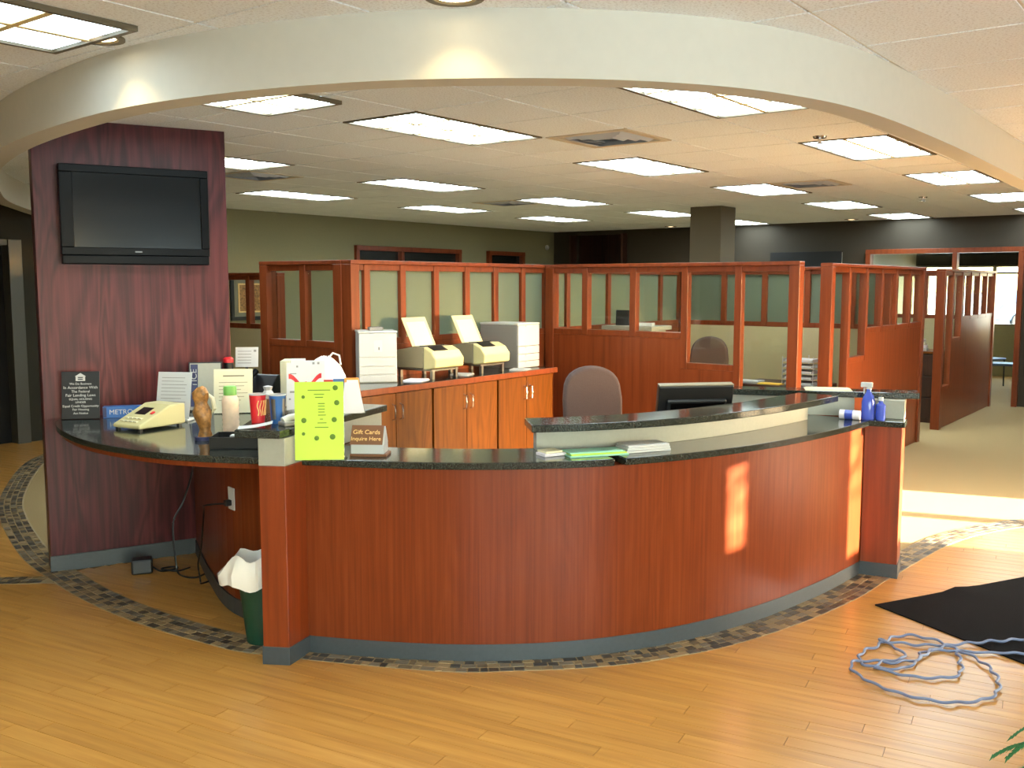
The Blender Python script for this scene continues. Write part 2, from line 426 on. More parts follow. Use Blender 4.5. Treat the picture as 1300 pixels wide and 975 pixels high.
wall('wall_side', tuple(PL), tuple(PF), 0, 3.2, [], .15, 'wall', -1)
k = 1
for (org_, end_, off, a, b) in ((PF, F0, -.1, 9.3, 10.9), (PF, F0, -.1, 11.1, 12.8), (F0, PR, -.05, .25, 1.5), (F0, PR, -.05, 1.65, 2.9)):
    ang = math.atan2(end_[1]-org_[1], end_[0]-org_[0])
    w = sempty('window_%d' % k if k < 3 else 'window_%d' % (k+3), (org_[0], org_[1], 0), ang); k += 1
    top_ = 2.45 if org_ is PF else 2.4
    for x in (a+.03, (a+b)/2, b-.03): obj('mullion', bx(x-.03, x+.03, off, off+.05, .36, top_-.06), 'steel', w)
    obj('rail', bx(a, b, off, off+.05, .3, .36), 'steel', w); obj('rail', bx(a, b, off, off+.05, top_-.06, top_), 'steel', w)
    obj('pane', bx(a+.06, b-.06, off+.02, off+.028, .36, top_-.06), 'glass', w)
dlo = bpy.data.objects.new('daylight', DL); COL.objects.link(dlo)
mid = F0 + WRd*1.57; nin = np.array([-WRd[1], WRd[0]])
dlo.location = (mid[0]-nin[0]*.35, mid[1]-nin[1]*.35, 1.35)
dlo.rotation_euler = Vector((-nin[0], -nin[1], -.8)).to_track_quat('Z', 'Y').to_euler()

# added unseen wall outside, keeping the sun off the lobby glazing
ds_ = np.array([math.cos(SUN_AZ), math.sin(SUN_AZ)])
wg0 = F0 + ds_*6 + n_s*(4.55 - float(F0 @ n_s)); wg1 = wg0 - n_s*9.0
wall('wall_sunblock', tuple(wg0), tuple(wg1), -.14, 4.6, [], .4, 'tanwall', 1)

# framed interior windows and doors -----------------------------------------
def framed(name, origin, ang, s0, s1, z0, z1, mull, pane='darkglass', fw=.07, mat='wood_part', back=.5, trans=()):
    w = sempty(name, (origin[0], origin[1], 0), ang)
    obj('frame', bx(s0-fw*.5, s0+fw*.5, -.03, .14, z0, z1), mat, w, .004)
    obj('frame', bx(s1-fw*.5, s1+fw*.5, -.03, .14, z0, z1), mat, w, .004)
    obj('frame', bx(s0-fw*.5, s1+fw*.5, -.035, .145, z1-fw*.5, z1+fw*.5), mat, w, .004)
    if z0 > .2: obj('sill', bx(s0-fw*.5, s1+fw*.5, -.035, .145, z0-fw*.5, z0+fw*.5), mat, w, .004)
    xs = [s0] + list(mull) + [s1]
    for q in mull: obj('mullion', bx(q-fw*.45, q+fw*.45, -.025, .13, z0+fw*.5, z1-fw*.5), mat, w, .004)
    if pane:
        for i in range(len(xs)-1): obj('pane', bx(xs[i]+fw*.5, xs[i+1]-fw*.5, .05, .058, z0+.01, z1-fw*.5), pane, w)
    return w
framed('window_3', LW0, ANG_U, 2.29, 4.60, .9, 2.24, [3.24])
framed('door_1', LW0, ANG_U, 5.40, 6.36, 0, 2.24, [])
g = framed('window_4', BW0, ANG_VR, -2.04, .04, 0, 2.19, [-.82], pane=None)
obj('pane', bx(-2.0, -.85, .05, .058, .02, 2.15), 'glass', g)
b = thing('dark_board', 'black wall board between the grey column and the wood framed glazing', 'board', (BW0[0], BW0[1], 0), ANG_VR)
obj('panel', bx(-3.58, -2.44, -.03, .0, 1.0, 2.21), 'dark', b, .004)
d2 = sempty('door_2', (BW0[0], BW0[1], 0), ANG_VR)
obj('passage_wall', bx(-7.6, -6.2, 1.2, 1.25, 0, 2.665), 'wood_brown', d2); obj('passage_wall', bx(-7.55, -7.44, .16, 1.2, 0, 2.665), 'wood_brown', d2); obj('passage_wall', bx(-6.34, -6.25, .16, 1.2, 0, 2.665), 'wood_brown', d2); obj('passage_ceiling', bx(-7.6, -6.2, .16, 1.25, 2.67, 2.72), 'dark', d2)
obj('jamb', bx(-6.36, -6.32, -.02, .16, 0, 2.6), 'wood_brown', d2); obj('jamb', bx(-7.46, -7.42, -.02, .16, 0, 2.6), 'wood_brown', d2)
d3 = sempty('door_3', (LW0[0], LW0[1], 0), ANG_U)
obj('jamb', bx(-2.76, -2.62, -.05, .16, 0, 2.18), 'jamb', d3, .004)
obj('jamb', bx(-3.85, -3.72, -.05, .16, 0, 2.18), 'jamb', d3, .004)
obj('header', bx(-3.72, -2.76, -.03, .16, 2.12, 2.18), 'jamb', d3, .004)
obj('door_leaf', bx(-3.72, -2.76, .10, .15, 0.005, 2.12), 'dark', d3)
sw = thing('light_switch', 'small pale light switch beside the dark door at the far left', 'switch', (*(LW0-GU*2.42), 1.13), ANG_U)
obj('plate', bx(-.04, .04, -.012, 0, -.06, .06), 'khaki', sw, .003); obj('toggle', bx(-.008, .008, -.022, -.012, -.015, .015), 'white', sw)
th_ = thing('wall_sensor', 'small white round sensor high on the wall left of the dark passage', 'sensor', (*(LW0+GU*7.1), 2.38), ANG_U)
obj('body', MB().lathe([(.045, 0), (.045, .02), (.03, .04)], 16), 'white', th_, rot=(math.pi/2, 0, 0))

# room beyond the glazing -----------------------------------------------------
EX0 = np.array([9.07, 18.0])
pa = BW0 - VR*2.6 + GU*.15; pb = pa + GU*4.9
wall('wall_far_left', tuple(pa), tuple(pb), 0, 3.2, [], .12, 'gray_lam', 1)
e0 = EX0 - VR*2.9; e1 = EX0 + VR*4.2
wall('wall_far_back', tuple(e0), tuple(e1), 0, 3.2, [(2.9-1.42, 2.9-.18, .93, 2.06), (2.9-.12, 2.9+2.6, .93, 2.06)], .15, 'wall', 1)
w = sempty('window_5', (e0[0], e0[1], 0), ANG_VR)
fr = MB()
for x in (2.9-1.42, 2.9-.15, 2.9+1.2, 2.9+2.6): fr.box(x-.03, x+.03, .03, .1, .93, 2.06)
fr.box(1.48, 5.5, .03, .1, .93, .97); fr.box(1.48, 5.5, .03, .1, 1.89, 1.93); fr.box(1.48, 5.5, .03, .1, 2.02, 2.06)
obj('window_frame', fr, 'khaki', w)
obj('valance', bx(1.3, 5.6, -.1, -.02, 2.05, 2.35), 'darkglass', w, label='dark roller blind valance')
obj('pane', bx(1.5, 2.73, .06, .068, .97, 2.02), 'glass', w); obj('pane', bx(2.8, 5.48, .06, .068, .97, 2.02), 'glass', w)
pc = PR + VR*0.0 + GU*.15
wall('wall_far_right', tuple(pc), tuple(pc+GU*5), 0, 3.2, [], .12, 'wall', -1)

# ------------------------------------------------------------------ ceiling
far_poly = [tuple(pa), tuple(pb+GU*.3), tuple(e1+GU*.3), tuple(pc+GU*.2)]
ceil = struct(obj('ceiling', MB().prism(shell, ZC+.022, ZC+.14).prism(far_poly, ZC+.022, ZC+.141), 'ceil_back'))
T0U, T0V, TP = 4.04, 3.13, .61
troffers = [(5.26, 4.35), (7.70, 4.35), (10.14, 4.35), (12.58, 4.35), (15.02, 4.35), (5.26, 2.52), (7.70, 2.52), (10.14, 2.52), (12.58, 2.52), (15.02, 2.52),
            (5.26, 6.79), (7.70, 6.79), (10.14, 6.79), (12.58, 6.79), (15.02, 6.79), (7.70, 8.62), (10.14, 8.62), (12.58, 8.62)]
free_lights = [(2.17, 3.94), (3.58, 4.43)]
vents = [(5.52, 3.30), (9.06, 3.44), (9.12, 7.06), (5.78, 7.3)]
def vcell(u, v): return (math.floor((u-T0U)/TP), math.floor((v-T0V)/TP))
taken = set()
for (a, b) in troffers:
    i = round((a-1.22-T0U)/TP); j = round((b-.61-T0V)/TP); taken |= {(i, j), (i+1, j)}
vcells = [vcell(*q) for q in vents]; taken |= set(vcells)
cells = []
grow = [(p[0], p[1]) for p in shell]
for i in range(-14, 30):
    for j in range(-16, 30):
        x, y = guv(T0U+TP*(i+.5), T0V+TP*(j+.5))
        if (i, j) in taken: continue
        if inside((x, y), grow): cells.append((i, j, x, y))
        elif inside((x, y), far_poly): cells.append((i, j, x, y))
def tile_verts(w): return bx(-w/2, w/2, -w/2, w/2, .0, .014)
tm = tile_verts(TP-.014).mesh('ceiling_tile'); tm.materials.append(M['ceil_tile'])
vis = sorted([c for c in cells if seen(c[2], c[3], ZC, 20)], key=lambda c: c[2]**2+c[3]**2)[:300]
vs_set = {(c[0], c[1]) for c in vis}
for c in vis:
    o = bpy.data.objects.new('ceiling_tile', tm); COL.objects.link(o); o.parent = ceil
    o.location = (c[2], c[3], ZC+random.uniform(0, .0012)); o.rotation_euler = (0, 0, ANG_U)
rest = MB(); ca, sa = math.cos(ANG_U), math.sin(ANG_U)
for c in cells:
    if (c[0], c[1]) in vs_set: continue
    rest.box(-.298, .298, -.298, .298, ZC, ZC+.014, lambda p, c=c: (c[2]+p[0]*ca-p[1]*sa, c[3]+p[0]*sa+p[1]*ca, p[2]))
o = obj('ceiling_tiles', rest, 'ceil_tile', ceil); o['kind'] = 'stuff'
gr = MB()
def gbar(u0, u1, v0, v1, z=ZC+.006):
    v = [(*guv(a, b_), zz) for zz in (z, z+.016) for b_ in (v0, v1) for a in (u0, u1)]
    gr.add(v, [(0, 2, 3, 1), (4, 5, 7, 6), (0, 1, 5, 4), (2, 6, 7, 3), (0, 4, 6, 2), (1, 3, 7, 5)])
for i in range(-14, 31): gbar(T0U+TP*i-.012, T0U+TP*i+.012, -7, 22)
for j in range(-16, 31): gbar(-5, 22, T0V+TP*j-.012, T0V+TP*j+.012)
o = obj('ceiling_grid', gr, 'grid', ceil); o['kind'] = 'stuff'

# troffers ---------------------------------------------------------------------
def make_troffer():
    t = thing('ceiling_light', '', 'ceiling light', (0, 0, ZC), ANG_U, 'fluorescent troffers in the ceiling')
    f = MB(); L_, W_ = 1.2, .592
    for (x0, x1, y0, y1) in ((-L_/2, L_/2, -W_/2, -W_/2+.022), (-L_/2, L_/2, W_/2-.022, W_/2), (-L_/2, -L_/2+.022, -W_/2+.022, W_/2-.022), (L_/2-.022, L_/2, -W_/2+.022, W_/2-.022)):
        f.box(x0, x1, y0, y1, -.004, .016)
    obj('trim_frame', f, 'fixture', t)
    for i in range(4):
        for j in range(2):
            x0 = -.57+i*.285; y0 = -.266+j*.266
            obj('lens_panel', bx(x0+.005, x0+.28, y0+.005, y0+.261, .004, .012), 'lens', t)
    d = MB()
    for i in range(1, 4): d.box(-.57+i*.285-.014, -.57+i*.285+.014, -.266, .266, -.002, .010)
    d.box(-.57, .57, -.013, .013, -.0015, .0101)
    obj('louvre', d, 'brass_trim', t)
    return t
TL_LABELS = ['over the reception desk, second row from the front soffit', 'in the middle of the ceiling, right of the first vent', 'above the centre partition corner', 'above the grey column aisle, right of the dark board', 'far back over the wood framed glazing wall',
    'just inside the front soffit, right of centre', 'inside the right side of the soffit above the desk end', 'beside the soffit at far right, second along', 'beside the soffit at far right, third along', 'deepest beside the soffit at the right edge',
    'just right of the dark veneer panel top', 'over the small cabinets, middle left row', 'centre of the far ceiling, left of the grey column', 'far centre ceiling close to the dark passage', 'farthest row near the dark passage',
    'right of the veneer panel, low against the olive wall', 'far left row in front of the interior windows', 'farthest left row before the back corner']
allL_added = [(-1.0, 3.4, 'added out of view to brighten the lobby, left one'), (-.4, 1.3, 'added out of view to brighten the lobby, right one')]  # added unseen lamps, brightening the lobby floor, soffit and ceiling
proto = make_troffer()
allL = [(a-.61, b-.305, l) for (a, b), l in zip(troffers, TL_LABELS)]
allL += [(2.11-.61, 3.935-.305, 'in front of the soffit at the top left corner'), (3.58-.61, 4.43-.305, 'cut by the inner edge of the soffit above the veneer panel')]
allL += allL_added
for i, (u, v, l) in enumerate(allL):
    t = proto if i == 0 else copy_tree(proto)
    x, y = guv(u, v); t.location = (x, y, ZC - (.017 if i >= 18 else 0)); t['label'] = 'fluorescent ceiling light ' + l
    if i == 18:                     # older, dimmer tubes in the lobby fixture
        for ch in t.children:
            if ch.name.startswith('lens_panel'):
                ch.material_slots[0].link = 'OBJECT'; ch.material_slots[0].material = M['lens_dim']
# vents ------------------------------------------------------------------------
VL = ['square ceiling vent nearest, above the reception desk', 'square ceiling vent far right near the grey column', 'small far ceiling vent left of centre', 'square ceiling vent beside the dark veneer panel']
for (ci, cj), l in zip(vcells, VL):
    x, y = guv(T0U+TP*(ci+.5), T0V+TP*(cj+.5))
    t = thing('ceiling_vent', l, 'vent', (x, y, ZC), ANG_U, 'square ceiling vents')
    f = MB(); h = .3
    for (x0, x1, y0, y1) in ((-h, h, -h, -h+.05), (-h, h, h-.05, h), (-h, -h+.05, -h+.05, h-.05), (h-.05, h, -h+.05, h-.05)): f.box(x0, x1, y0, y1, -.004, .014)
    obj('frame', f, 'vent_frame', t)
    for q in (.21, .15, .09):
        r_ = MB()
        for k in range(4):
            a = k*math.pi/2
            def xf(p, a=a): return (p[0]*math.cos(a)-p[1]*math.sin(a), p[0]*math.sin(a)+p[1]*math.cos(a), p[2])
            v = [(-q-.02, -q-.02, .014), (q+.02, -q-.02, .014), (q-.02, -q+.02, -.012), (-q+.02, -q+.02, -.012)]
            r_.add([xf(p) for p in v]+[(xf(p)[0], xf(p)[1], xf(p)[2]+.002) for p in v], [(0, 1, 2, 3), (7, 6, 5, 4), (0, 4, 5, 1), (1, 5, 6, 2), (2, 6, 7, 3), (3, 7, 4, 0)])
        obj('louvre', r_, 'vent', t)
    obj('backing', bx(-.25, .25, -.25, .25, .0145, .018), 'gray_metal', t)
for (u, v), l in (((6.29, 2.29), 'chrome sprinkler head left of the light inside the right soffit'), ((11.33, 2.95), 'chrome sprinkler head far right before the back wall')):
    x, y = guv(u, v); t = thing('sprinkler_head', l, 'sprinkler', (x, y, ZC))
    obj('flange', MB().lathe([(.045, 0), (.04, -.012)], 16), 'chrome', t); obj('deflector', MB().lathe([(.012, -.012), (.012, -.04), (.03, -.042), (.03, -.046)], 12), 'chrome', t)
# recessed can lamps in front of the soffit (they wash its face) and before the back wall
def can(x, y, l, watt, tilt=(0, 0), size=70, blend=.6):
    t = thing('recessed_downlight', l, 'downlight', (x, y, ZC))
    obj('trim_ring', MB().lathe([(.1, .002), (.1, -.008), (.075, -.008), (.07, .002)], 24, cap=False), 'fixture', t)
    obj('bulb', MB().lathe([(.068, -.001), (.05, -.004), (.0, -.006)], 20), 'bulb', t)
    s_ = bpy.data.lights.new('downlight_lamp', 'SPOT'); s_.energy = watt; s_.color = (1, .74, .36); s_.spot_size = R(size); s_.spot_blend = blend; s_.shadow_soft_size = .04
    so_ = bpy.data.objects.new('downlight_lamp', s_); COL.objects.link(so_); so_.parent = t; so_.location = (0, 0, -.03); so_.rotation_euler = (tilt[0], tilt[1], 0)
can(-.19, 3.32, 'recessed downlight at the top centre washing the soffit', 5.0, (0, 0), 112, .5)
can(-1.60, 3.86, 'recessed downlight in front of the left part of the soffit', 5.0, (0, 0), 112, .5)
for t_, l in ((-5.2, 'recessed downlight before the back wall, between passage and grey column'), (-3.9, 'recessed downlight before the back wall over the dark board'), (-2.2, 'recessed downlight before the back wall at the glazing frame')):
    p = BW0+VR*t_-GU*.35; can(p[0], p[1], l, 5, (R(0), 0), 110)

# curved soffit -----------------------------------------------------------------
SOF = spline([(-5.2, 11.2), (-5.0, 10.2), (-4.78, 9.4), (-4.5, 8.5), (-4.05, 7.5), (-3.4, 6.25), (-2.65, 5.15), (-1.84, 4.26), (-1.25, 3.82), (-.6, 3.54), (0, 3.46), (.55, 3.53), (1.02, 3.74), (1.5, 4.15), (2.19, 5.0), (2.9, 5.95), (3.6, 6.9), (4.7, 8.4), (5.9, 10.0)], 10)
sof = MB(); strip(sof, [tuple(p) for p in offset(SOF, 0)], [tuple(p) for p in offset(SOF, .13)], 2.43, ZC+.02)
struct(obj('trim_1', sof, 'soffit'))

# ------------------------------------------------------------------ lobby floor
OUT = [(-4.78, 10.6), (-4.74, 9.66), (-4.61, 8.95), (-4.13, 7.68), (-3.72, 6.9), (-3.11, 5.98), (-2.69, 5.49), (-2.32, 5.11), (-1.91, 4.77), (-1.48, 4.49), (-1.16, 4.34), (-.35, 4.15), (0, 4.15), (.36, 4.19), (.70, 4.29), (1.08, 4.48), (1.51, 4.80), (1.91, 5.17), (2.2, 5.5), (2.95, 6.30), (3.63, 6.72), (4.6, 7.1), (5.8, 7.4), (7.6, 7.7)]
OUT = spline(OUT, 8)
mid_ = offset(OUT, .09); inn = offset(OUT, .18)
grb = MB(); strip(grb, [tuple(p) for p in OUT], [tuple(p) for p in inn], 0.0, .0065, False)
border = struct(obj('trim_2', grb, 'mosaic_grout'))
# short straight band that leaves the ring to the left
grb2 = MB().prism([(-2.70, 5.55), (-4.6, 5.42), (-4.6, 5.30), (-2.60, 5.42)], 0, .0062)
border2 = struct(obj('trim_3', grb2, 'mosaic_grout'))
seg = np.linalg.norm(np.diff(inn, axis=0), axis=1)
cum = np.r_[0, np.cumsum(np.linalg.norm(np.diff(mid_, axis=0), axis=1))]
NR = 4; step = .05; tiles = []
for r_ in range(NR):
    d0 = .004+r_*(.172/NR); d1 = d0+.172/NR-.007
    A_ = offset(OUT, d0); B_ = offset(OUT, d1)
    L_ = cum[-1]; s_ = 0
    while s_ < L_-step:
        ln = step*random.choice((.7, 1.0, 1.0, 1.35))
        def at(Q, s): return np.array([np.interp(s, cum, Q[:, 0]), np.interp(s, cum, Q[:, 1])])
        q = [at(A_, s_), at(A_, s_+ln-.007), at(B_, s_+ln-.007), at(B_, s_)]
        tiles.append(q); s_ += ln
for k in range(46):
    for r_ in range(3):
        x = -2.72-k*.04; y = 5.545-.125*k*.04*.55-r_*.042
        tiles.append([np.array([x, y]), np.array([x-.034, y-.003]), np.array([x-.034, y-.039]), np.array([x, y-.036])])
def shown(q):
    c = sum(q)/4; p = pix(c[0], c[1], .01)
    return p and 0 < p[0] < 1300 and 0 < p[1] < 975
near = sorted([t for t in tiles if shown(t)], key=lambda q: float((sum(q)/4) @ (sum(q)/4)))
nearset = {id(t) for t in near[:300]}
restm = MB()
for t in tiles:
    c = sum(t)/4; h = .0088+random.uniform(-.001, .001)
    if id(t) in nearset:
        m = MB().prism([tuple(p-c) for p in t], 0, h-.004)
        o = obj('mosaic_tile', m, 'mosaic', border, loc=(c[0], c[1], .004))
    else: restm.prism([tuple(p) for p in t], .004, h)
o = obj('mosaic_tiles', restm, 'mosaic', border); o['kind'] = 'stuff'
ring_poly = [tuple(p) for p in mid_] + [(8, 20), (-6, 20)]
under = [(-2.75, 5.62), (-2.0, 6.09), (-1.40, 4.95), (-1.0, 4.6), (-.98, 4.25), (-1.9, 4.6), (-2.4, 5.1)]
subf = MB().prism([(-7, 10.9), (-7, -2), (5, -2), (9.5, 8.2), (7.6, 7.75), *[tuple(p) for p in mid_[::-1]]], .0005, .002)
floor_wood = struct(obj('trim_4', subf, 'grout')); 
obj('joint_bed', MB().prism(under, .0005, .0022), 'grout', floor_wood)
PA = R(-28); pd = np.array([math.cos(PA), math.sin(PA)]); pn = np.array([-pd[1], pd[0]])
PWID = .082; planks = []
for r_ in range(-120, 160):
    v0 = r_*PWID; ss = -13.0+random.uniform(0, 1.0)
    while ss < 10:
        ln = random.choice((.75, .95, 1.2, 1.35)); a0, a1 = ss, ss+ln; ss += ln
        run = None; spans = []
        n_ = max(2, int(ln/.03))
        for k in range(n_+1):
            s_ = a0+(a1-a0)*k/n_; p = pd*s_+pn*(v0+PWID/2)
            ok = (not inside(p, ring_poly) or inside(p, under)) and -6.6 < p[0] < 5.4 and p[1] > -1 and p[1] < 10.6
            if ok: run = [s_, s_] if run is None else [run[0], s_]
            elif run: spans.append(run); run = None
        if run: spans.append(run)
        for sp_ in spans:
            if sp_[1]-sp_[0] < .05: continue
            planks.append((sp_[0]+.0012, sp_[1]-.0012, v0+.001, v0+PWID-.001))
def pcen(p): return pd*(p[0]+p[1])/2+pn*(p[2]+p[3])/2
def plank_seen(p):
    return any(seen(*(pd*s_+pn*(p[2]+p[3])/2), 0, 5) for s_ in (p[0], (p[0]+p[1])/2, p[1]))
pv = sorted([p for p in planks if plank_seen(p)], key=lambda p: float(pcen(p) @ pcen(p)))
pset = {id(p) for p in pv[:300]}
rest = MB(); cpa, spa = math.cos(PA), math.sin(PA)
for p in planks:
    c = pcen(p); L_ = (p[1]-p[0])/2; W_ = (p[3]-p[2])/2; h = .0055+random.uniform(-.0002, .0002)
    if id(p) in pset: obj('floor_plank', bx(-L_, L_, -W_, W_, 0, h-.001), 'plank', floor_wood, loc=(c[0], c[1], .001), rot=(0, 0, PA))
    elif -6 < c[0] < 6 and c[1] > 1: rest.box(-L_, L_, -W_, W_, .001, h, lambda q, c=c: (c[0]+q[0]*cpa-q[1]*spa, c[1]+q[0]*spa+q[1]*cpa, q[2]))
o = obj('floor_planks', rest, 'plank', floor_wood); o['kind'] = 'stuff'

# ------------------------------------------------------------------ veneer panel with TV
LPA = R(30.5); LP = np.array([-2.75, 5.64])
pan = thing('veneer_panel', 'tall dark cherry veneer panel with the television, left of the counter', 'wall panel', (LP[0], LP[1], 0), LPA)
obj('veneer', bx(0, 1.10, 0, .16, 0, ZC), 'wood_dark', pan, .003)
obj('base_strip', bx(-.004, .84, -.012, -.0005, 0, .10), 'kick', pan, .002)
tv = thing('television', 'black flat screen television on the dark veneer panel', 'television', (LP[0], LP[1], 0), LPA)
tv.location = (LP[0]-.001*math.sin(-LPA), LP[1]-.001*math.cos(LPA), 0)
bz = MB()
bz.box(.13, .968, -.09, -.02, 2.36, 2.405); bz.box(.13, .20, -.09, -.02, 1.93, 2.36); bz.box(.92, .968, -.09, -.02, 1.93, 2.36); bz.box(.13, .968, -.09, -.02, 1.885, 1.93)
obj('bezel', bz, 'gloss_black', tv, .004)
obj('screen', bx(.20, .92, -.078, -.03, 1.93, 2.36), 'screen', tv)
obj('speaker_bar', bx(.132, .966, -.085, -.02, 1.832, 1.884), 'gloss_black', tv, .006)
obj('wall_bracket', bx(.35, .75, -.02, 0, 1.95, 2.3), 'black', tv)
obj('badge', bx(.53, .57, -.0915, -.0895, 1.903, 1.911), 'gray_metal', tv)

# ------------------------------------------------------------------ reception desk
FP = np.array([[-.944, 4.378], [-.36, 4.262], [0, 4.28], [.37, 4.335], [.71, 4.45], [1.1, 4.69], [1.54, 5.055], [2.06, 5.6]])
cf = np.polyfit(FP[:, 0], FP[:, 1], 4)
fx = np.linspace(-.95, 2.06, 61); FC = np.c_[fx, np.polyval(cf, fx)]
def oc(d): return offset(FC, d)
def sub(P, a, b): return [tuple(p) for p in P[a:b]]
desk = thing('reception_desk', 'curved cherry reception desk in the middle of the lobby', 'desk', (0, 0, 0))
cuts = [0, 16, 31, 46, 60]
for i in range(4):
    m = MB(); strip(m, sub(oc(0), cuts[i], cuts[i+1]+1), sub(oc(.03), cuts[i], cuts[i+1]+1), .085, .893)
    obj('front_panel', m, 'wood_desk', desk)
m = MB(); strip(m, sub(oc(-.003), 0, 61), sub(oc(.02), 0, 61), .0, .086); obj('kick_base', m, 'kick', desk)
m = MB(); strip(m, sub(oc(.031), 0, 61), sub(oc(.30), 0, 61), .84, .893); obj('counter_support', m, 'wood_desk', desk)
def post(poly, name_label, wtop=.916, cap=None):
    c = np.mean(poly, axis=0)
    p = obj('post', MB().prism(poly, .085, wtop), 'wood_post', desk, .003, label=name_label)
    big = [tuple(c+(np.array(q)-c)*1.05) for q in poly]
    obj('kick_base', MB().prism(big, .0, .088), 'kick', p, .002)
    obj('grey_cap', MB().prism(cap or poly, max(wtop+.0005, .9305 if cap else 0), 1.04), 'gray_lam', p, .002)
PLp = [(-1.124, 4.234), (-1.003, 4.219), (-.944, 4.372), (-1.065, 4.39)]
post(PLp, 'square left end post')
q0 = np.array([2.058, 5.597]); a_ = np.array([.899, -.438]); b_ = np.array([.438, .899])
PRp = [tuple(q0), tuple(q0+a_*.205), tuple(q0+a_*.205+b_*.22), tuple(q0+b_*.22)]
post(PRp, 'square right end post', .8965, [tuple(q0+b_*.10), tuple(q0+a_*.205+b_*.10), tuple(q0+a_*.205+b_*.22), tuple(q0+b_*.22)])
def slab(poly_line, th, z0, z1, mat, name, parent, bev=0):
    m = MB(); strip(m, [tuple(p) for p in offset(poly_line, -th/2)], [tuple(p) for p in offset(poly_line, th/2)], z0, z1, False)
    return obj(name, m, mat, parent, bev)
# grey risers and divider walls
m = MB(); i0 = 22; strip(m, sub(oc(.25), i0, 58), sub(oc(.33), i0, 58), .931, 1.04); obj('riser', m, 'gray_lam', desk)
dl0 = np.array([-1.0, 4.40]); dl1 = np.array([-.745, 5.15])
slab([dl0, dl1], .10, .931, 1.04, 'gray_lam', 'divider_riser', desk); slab([dl0+(dl1-dl0)*.25, dl1], .09, 0, .893, 'wood_desk', 'divider_wall', desk)
dr0 = np.array([2.06, 5.80]); dr1 = np.array([1.36, 5.965])
slab([dr0, dr1], .10, .931, 1.04, 'gray_lam', 'divider_riser', desk); slab([dr0, dr1], .09, 0, .93, 'wood_desk', 'divider_wall', desk)
# modesty wall under the left counter
MW = [np.array(p) for p in ((-2.0, 6.07), (-1.72, 5.45), (-1.43, 4.93), (-1.02, 4.60))]
mws = slab(spline(MW, 6), .04, 0.0, .893, 'wood_desk', 'modesty_wall', desk)
slab([p for p in offset(spline(MW, 6), -.026)], .008, 0.0, .09, 'kick', 'kick_base', desk)
# inner work surface
m = MB(); strip(m, sub(oc(.36), 24, 58), sub(oc(.95), 24, 58), .72, .75); obj('work_surface', m, 'gray_lam', desk)
m = MB(); strip(m, sub(oc(.86), 26, 30), sub(oc(.90), 26, 30), 0, .72); obj('work_surface_leg', m, 'gray_lam', desk)

# granite
gl = thing('granite_countertop', 'black granite counter top curving out from the veneer panel at left', 'countertop', (0, 0, 0))
LC = spline([(-2.655, 5.66), (-2.62, 5.50), (-2.42, 5.16), (-2.14, 4.83), (-1.78, 4.56), (-1.49, 4.43), (-1.14, 4.36)], 8)
lcp = [tuple(p) for p in LC] + [(-1.075, 4.42), (-1.06, 4.5), (-.80, 5.12), (-1.15, 5.9), (-1.32, 6.62), (-1.76, 6.60), (-1.78, 6.24)]
nrm = np.array([math.sin(LPA), -math.cos(LPA)])
e1_ = LP+np.array([math.cos(LPA), math.sin(LPA)])*1.08+nrm*.004
lcp = [tuple(p) for p in LC] + [(-1.075, 4.42), (-.87, 5.10), (-1.0, 5.75), (-1.03, 6.15), (-1.22, 6.36), (-1.50, 6.52), (-1.74, 6.62), tuple(e1_)]
obj('slab', MB().prism(lcp, .897, .93), 'granite', gl, .004)
ap = MB(); strip(ap, [tuple(p) for p in offset(LC, .02)][6:], [tuple(p) for p in offset(LC, .05)][6:], .872, .896); obj('apron', ap, 'wood_desk', gl)
gf = thing('granite_countertop', 'long curved black granite top along the front of the desk', 'countertop', (0, 0, 0))
m = MB(); strip(m, sub(oc(-.035), 0, 29), sub(oc(.335), 0, 29), .897, .93); obj('slab', m, 'granite', gf, .004)
m = MB(); strip(m, sub(oc(-.0355), 29, 61), sub(oc(.335), 29, 61), .897, .9302); obj('slab', m, 'granite', gf, .004)
obj('slab', MB().prism([tuple(q0-b_*.030+a_*.004), tuple(q0+a_*.22-b_*.030), tuple(q0+a_*.22+b_*.12), tuple(q0+b_*.22+a_*.004)], .897, .9301), 'granite', gf, .004)
for nm, lab, A_, B_, mat in (('granite_ledge', 'raised black granite ledge following the curve behind the front counter', sub(oc(.10), 21, 59), sub(oc(.345), 21, 59), 1),):
    m = MB(); strip(m, A_, B_, 1.041, 1.076); tag(obj(nm, m, 'granite', None, .004), lab, 'ledge')
tag(obj('granite_ledge', MB().prism([(-1.225, 4.225), (-1.02, 4.20), (-.665, 5.13), (-.98, 5.22), (-1.25, 4.72)], 1.041, 1.076), 'granite', None, .004), 'short raised black granite ledge on the left end post, under the cups', 'ledge')
tag(obj('granite_ledge', MB().prism([(2.40, 5.66), (1.30, 5.92), (1.34, 6.09), (2.45, 5.84)], 1.0415, 1.0765), 'granite', None, .004), 'raised black granite ledge running back from the right end post', 'ledge')

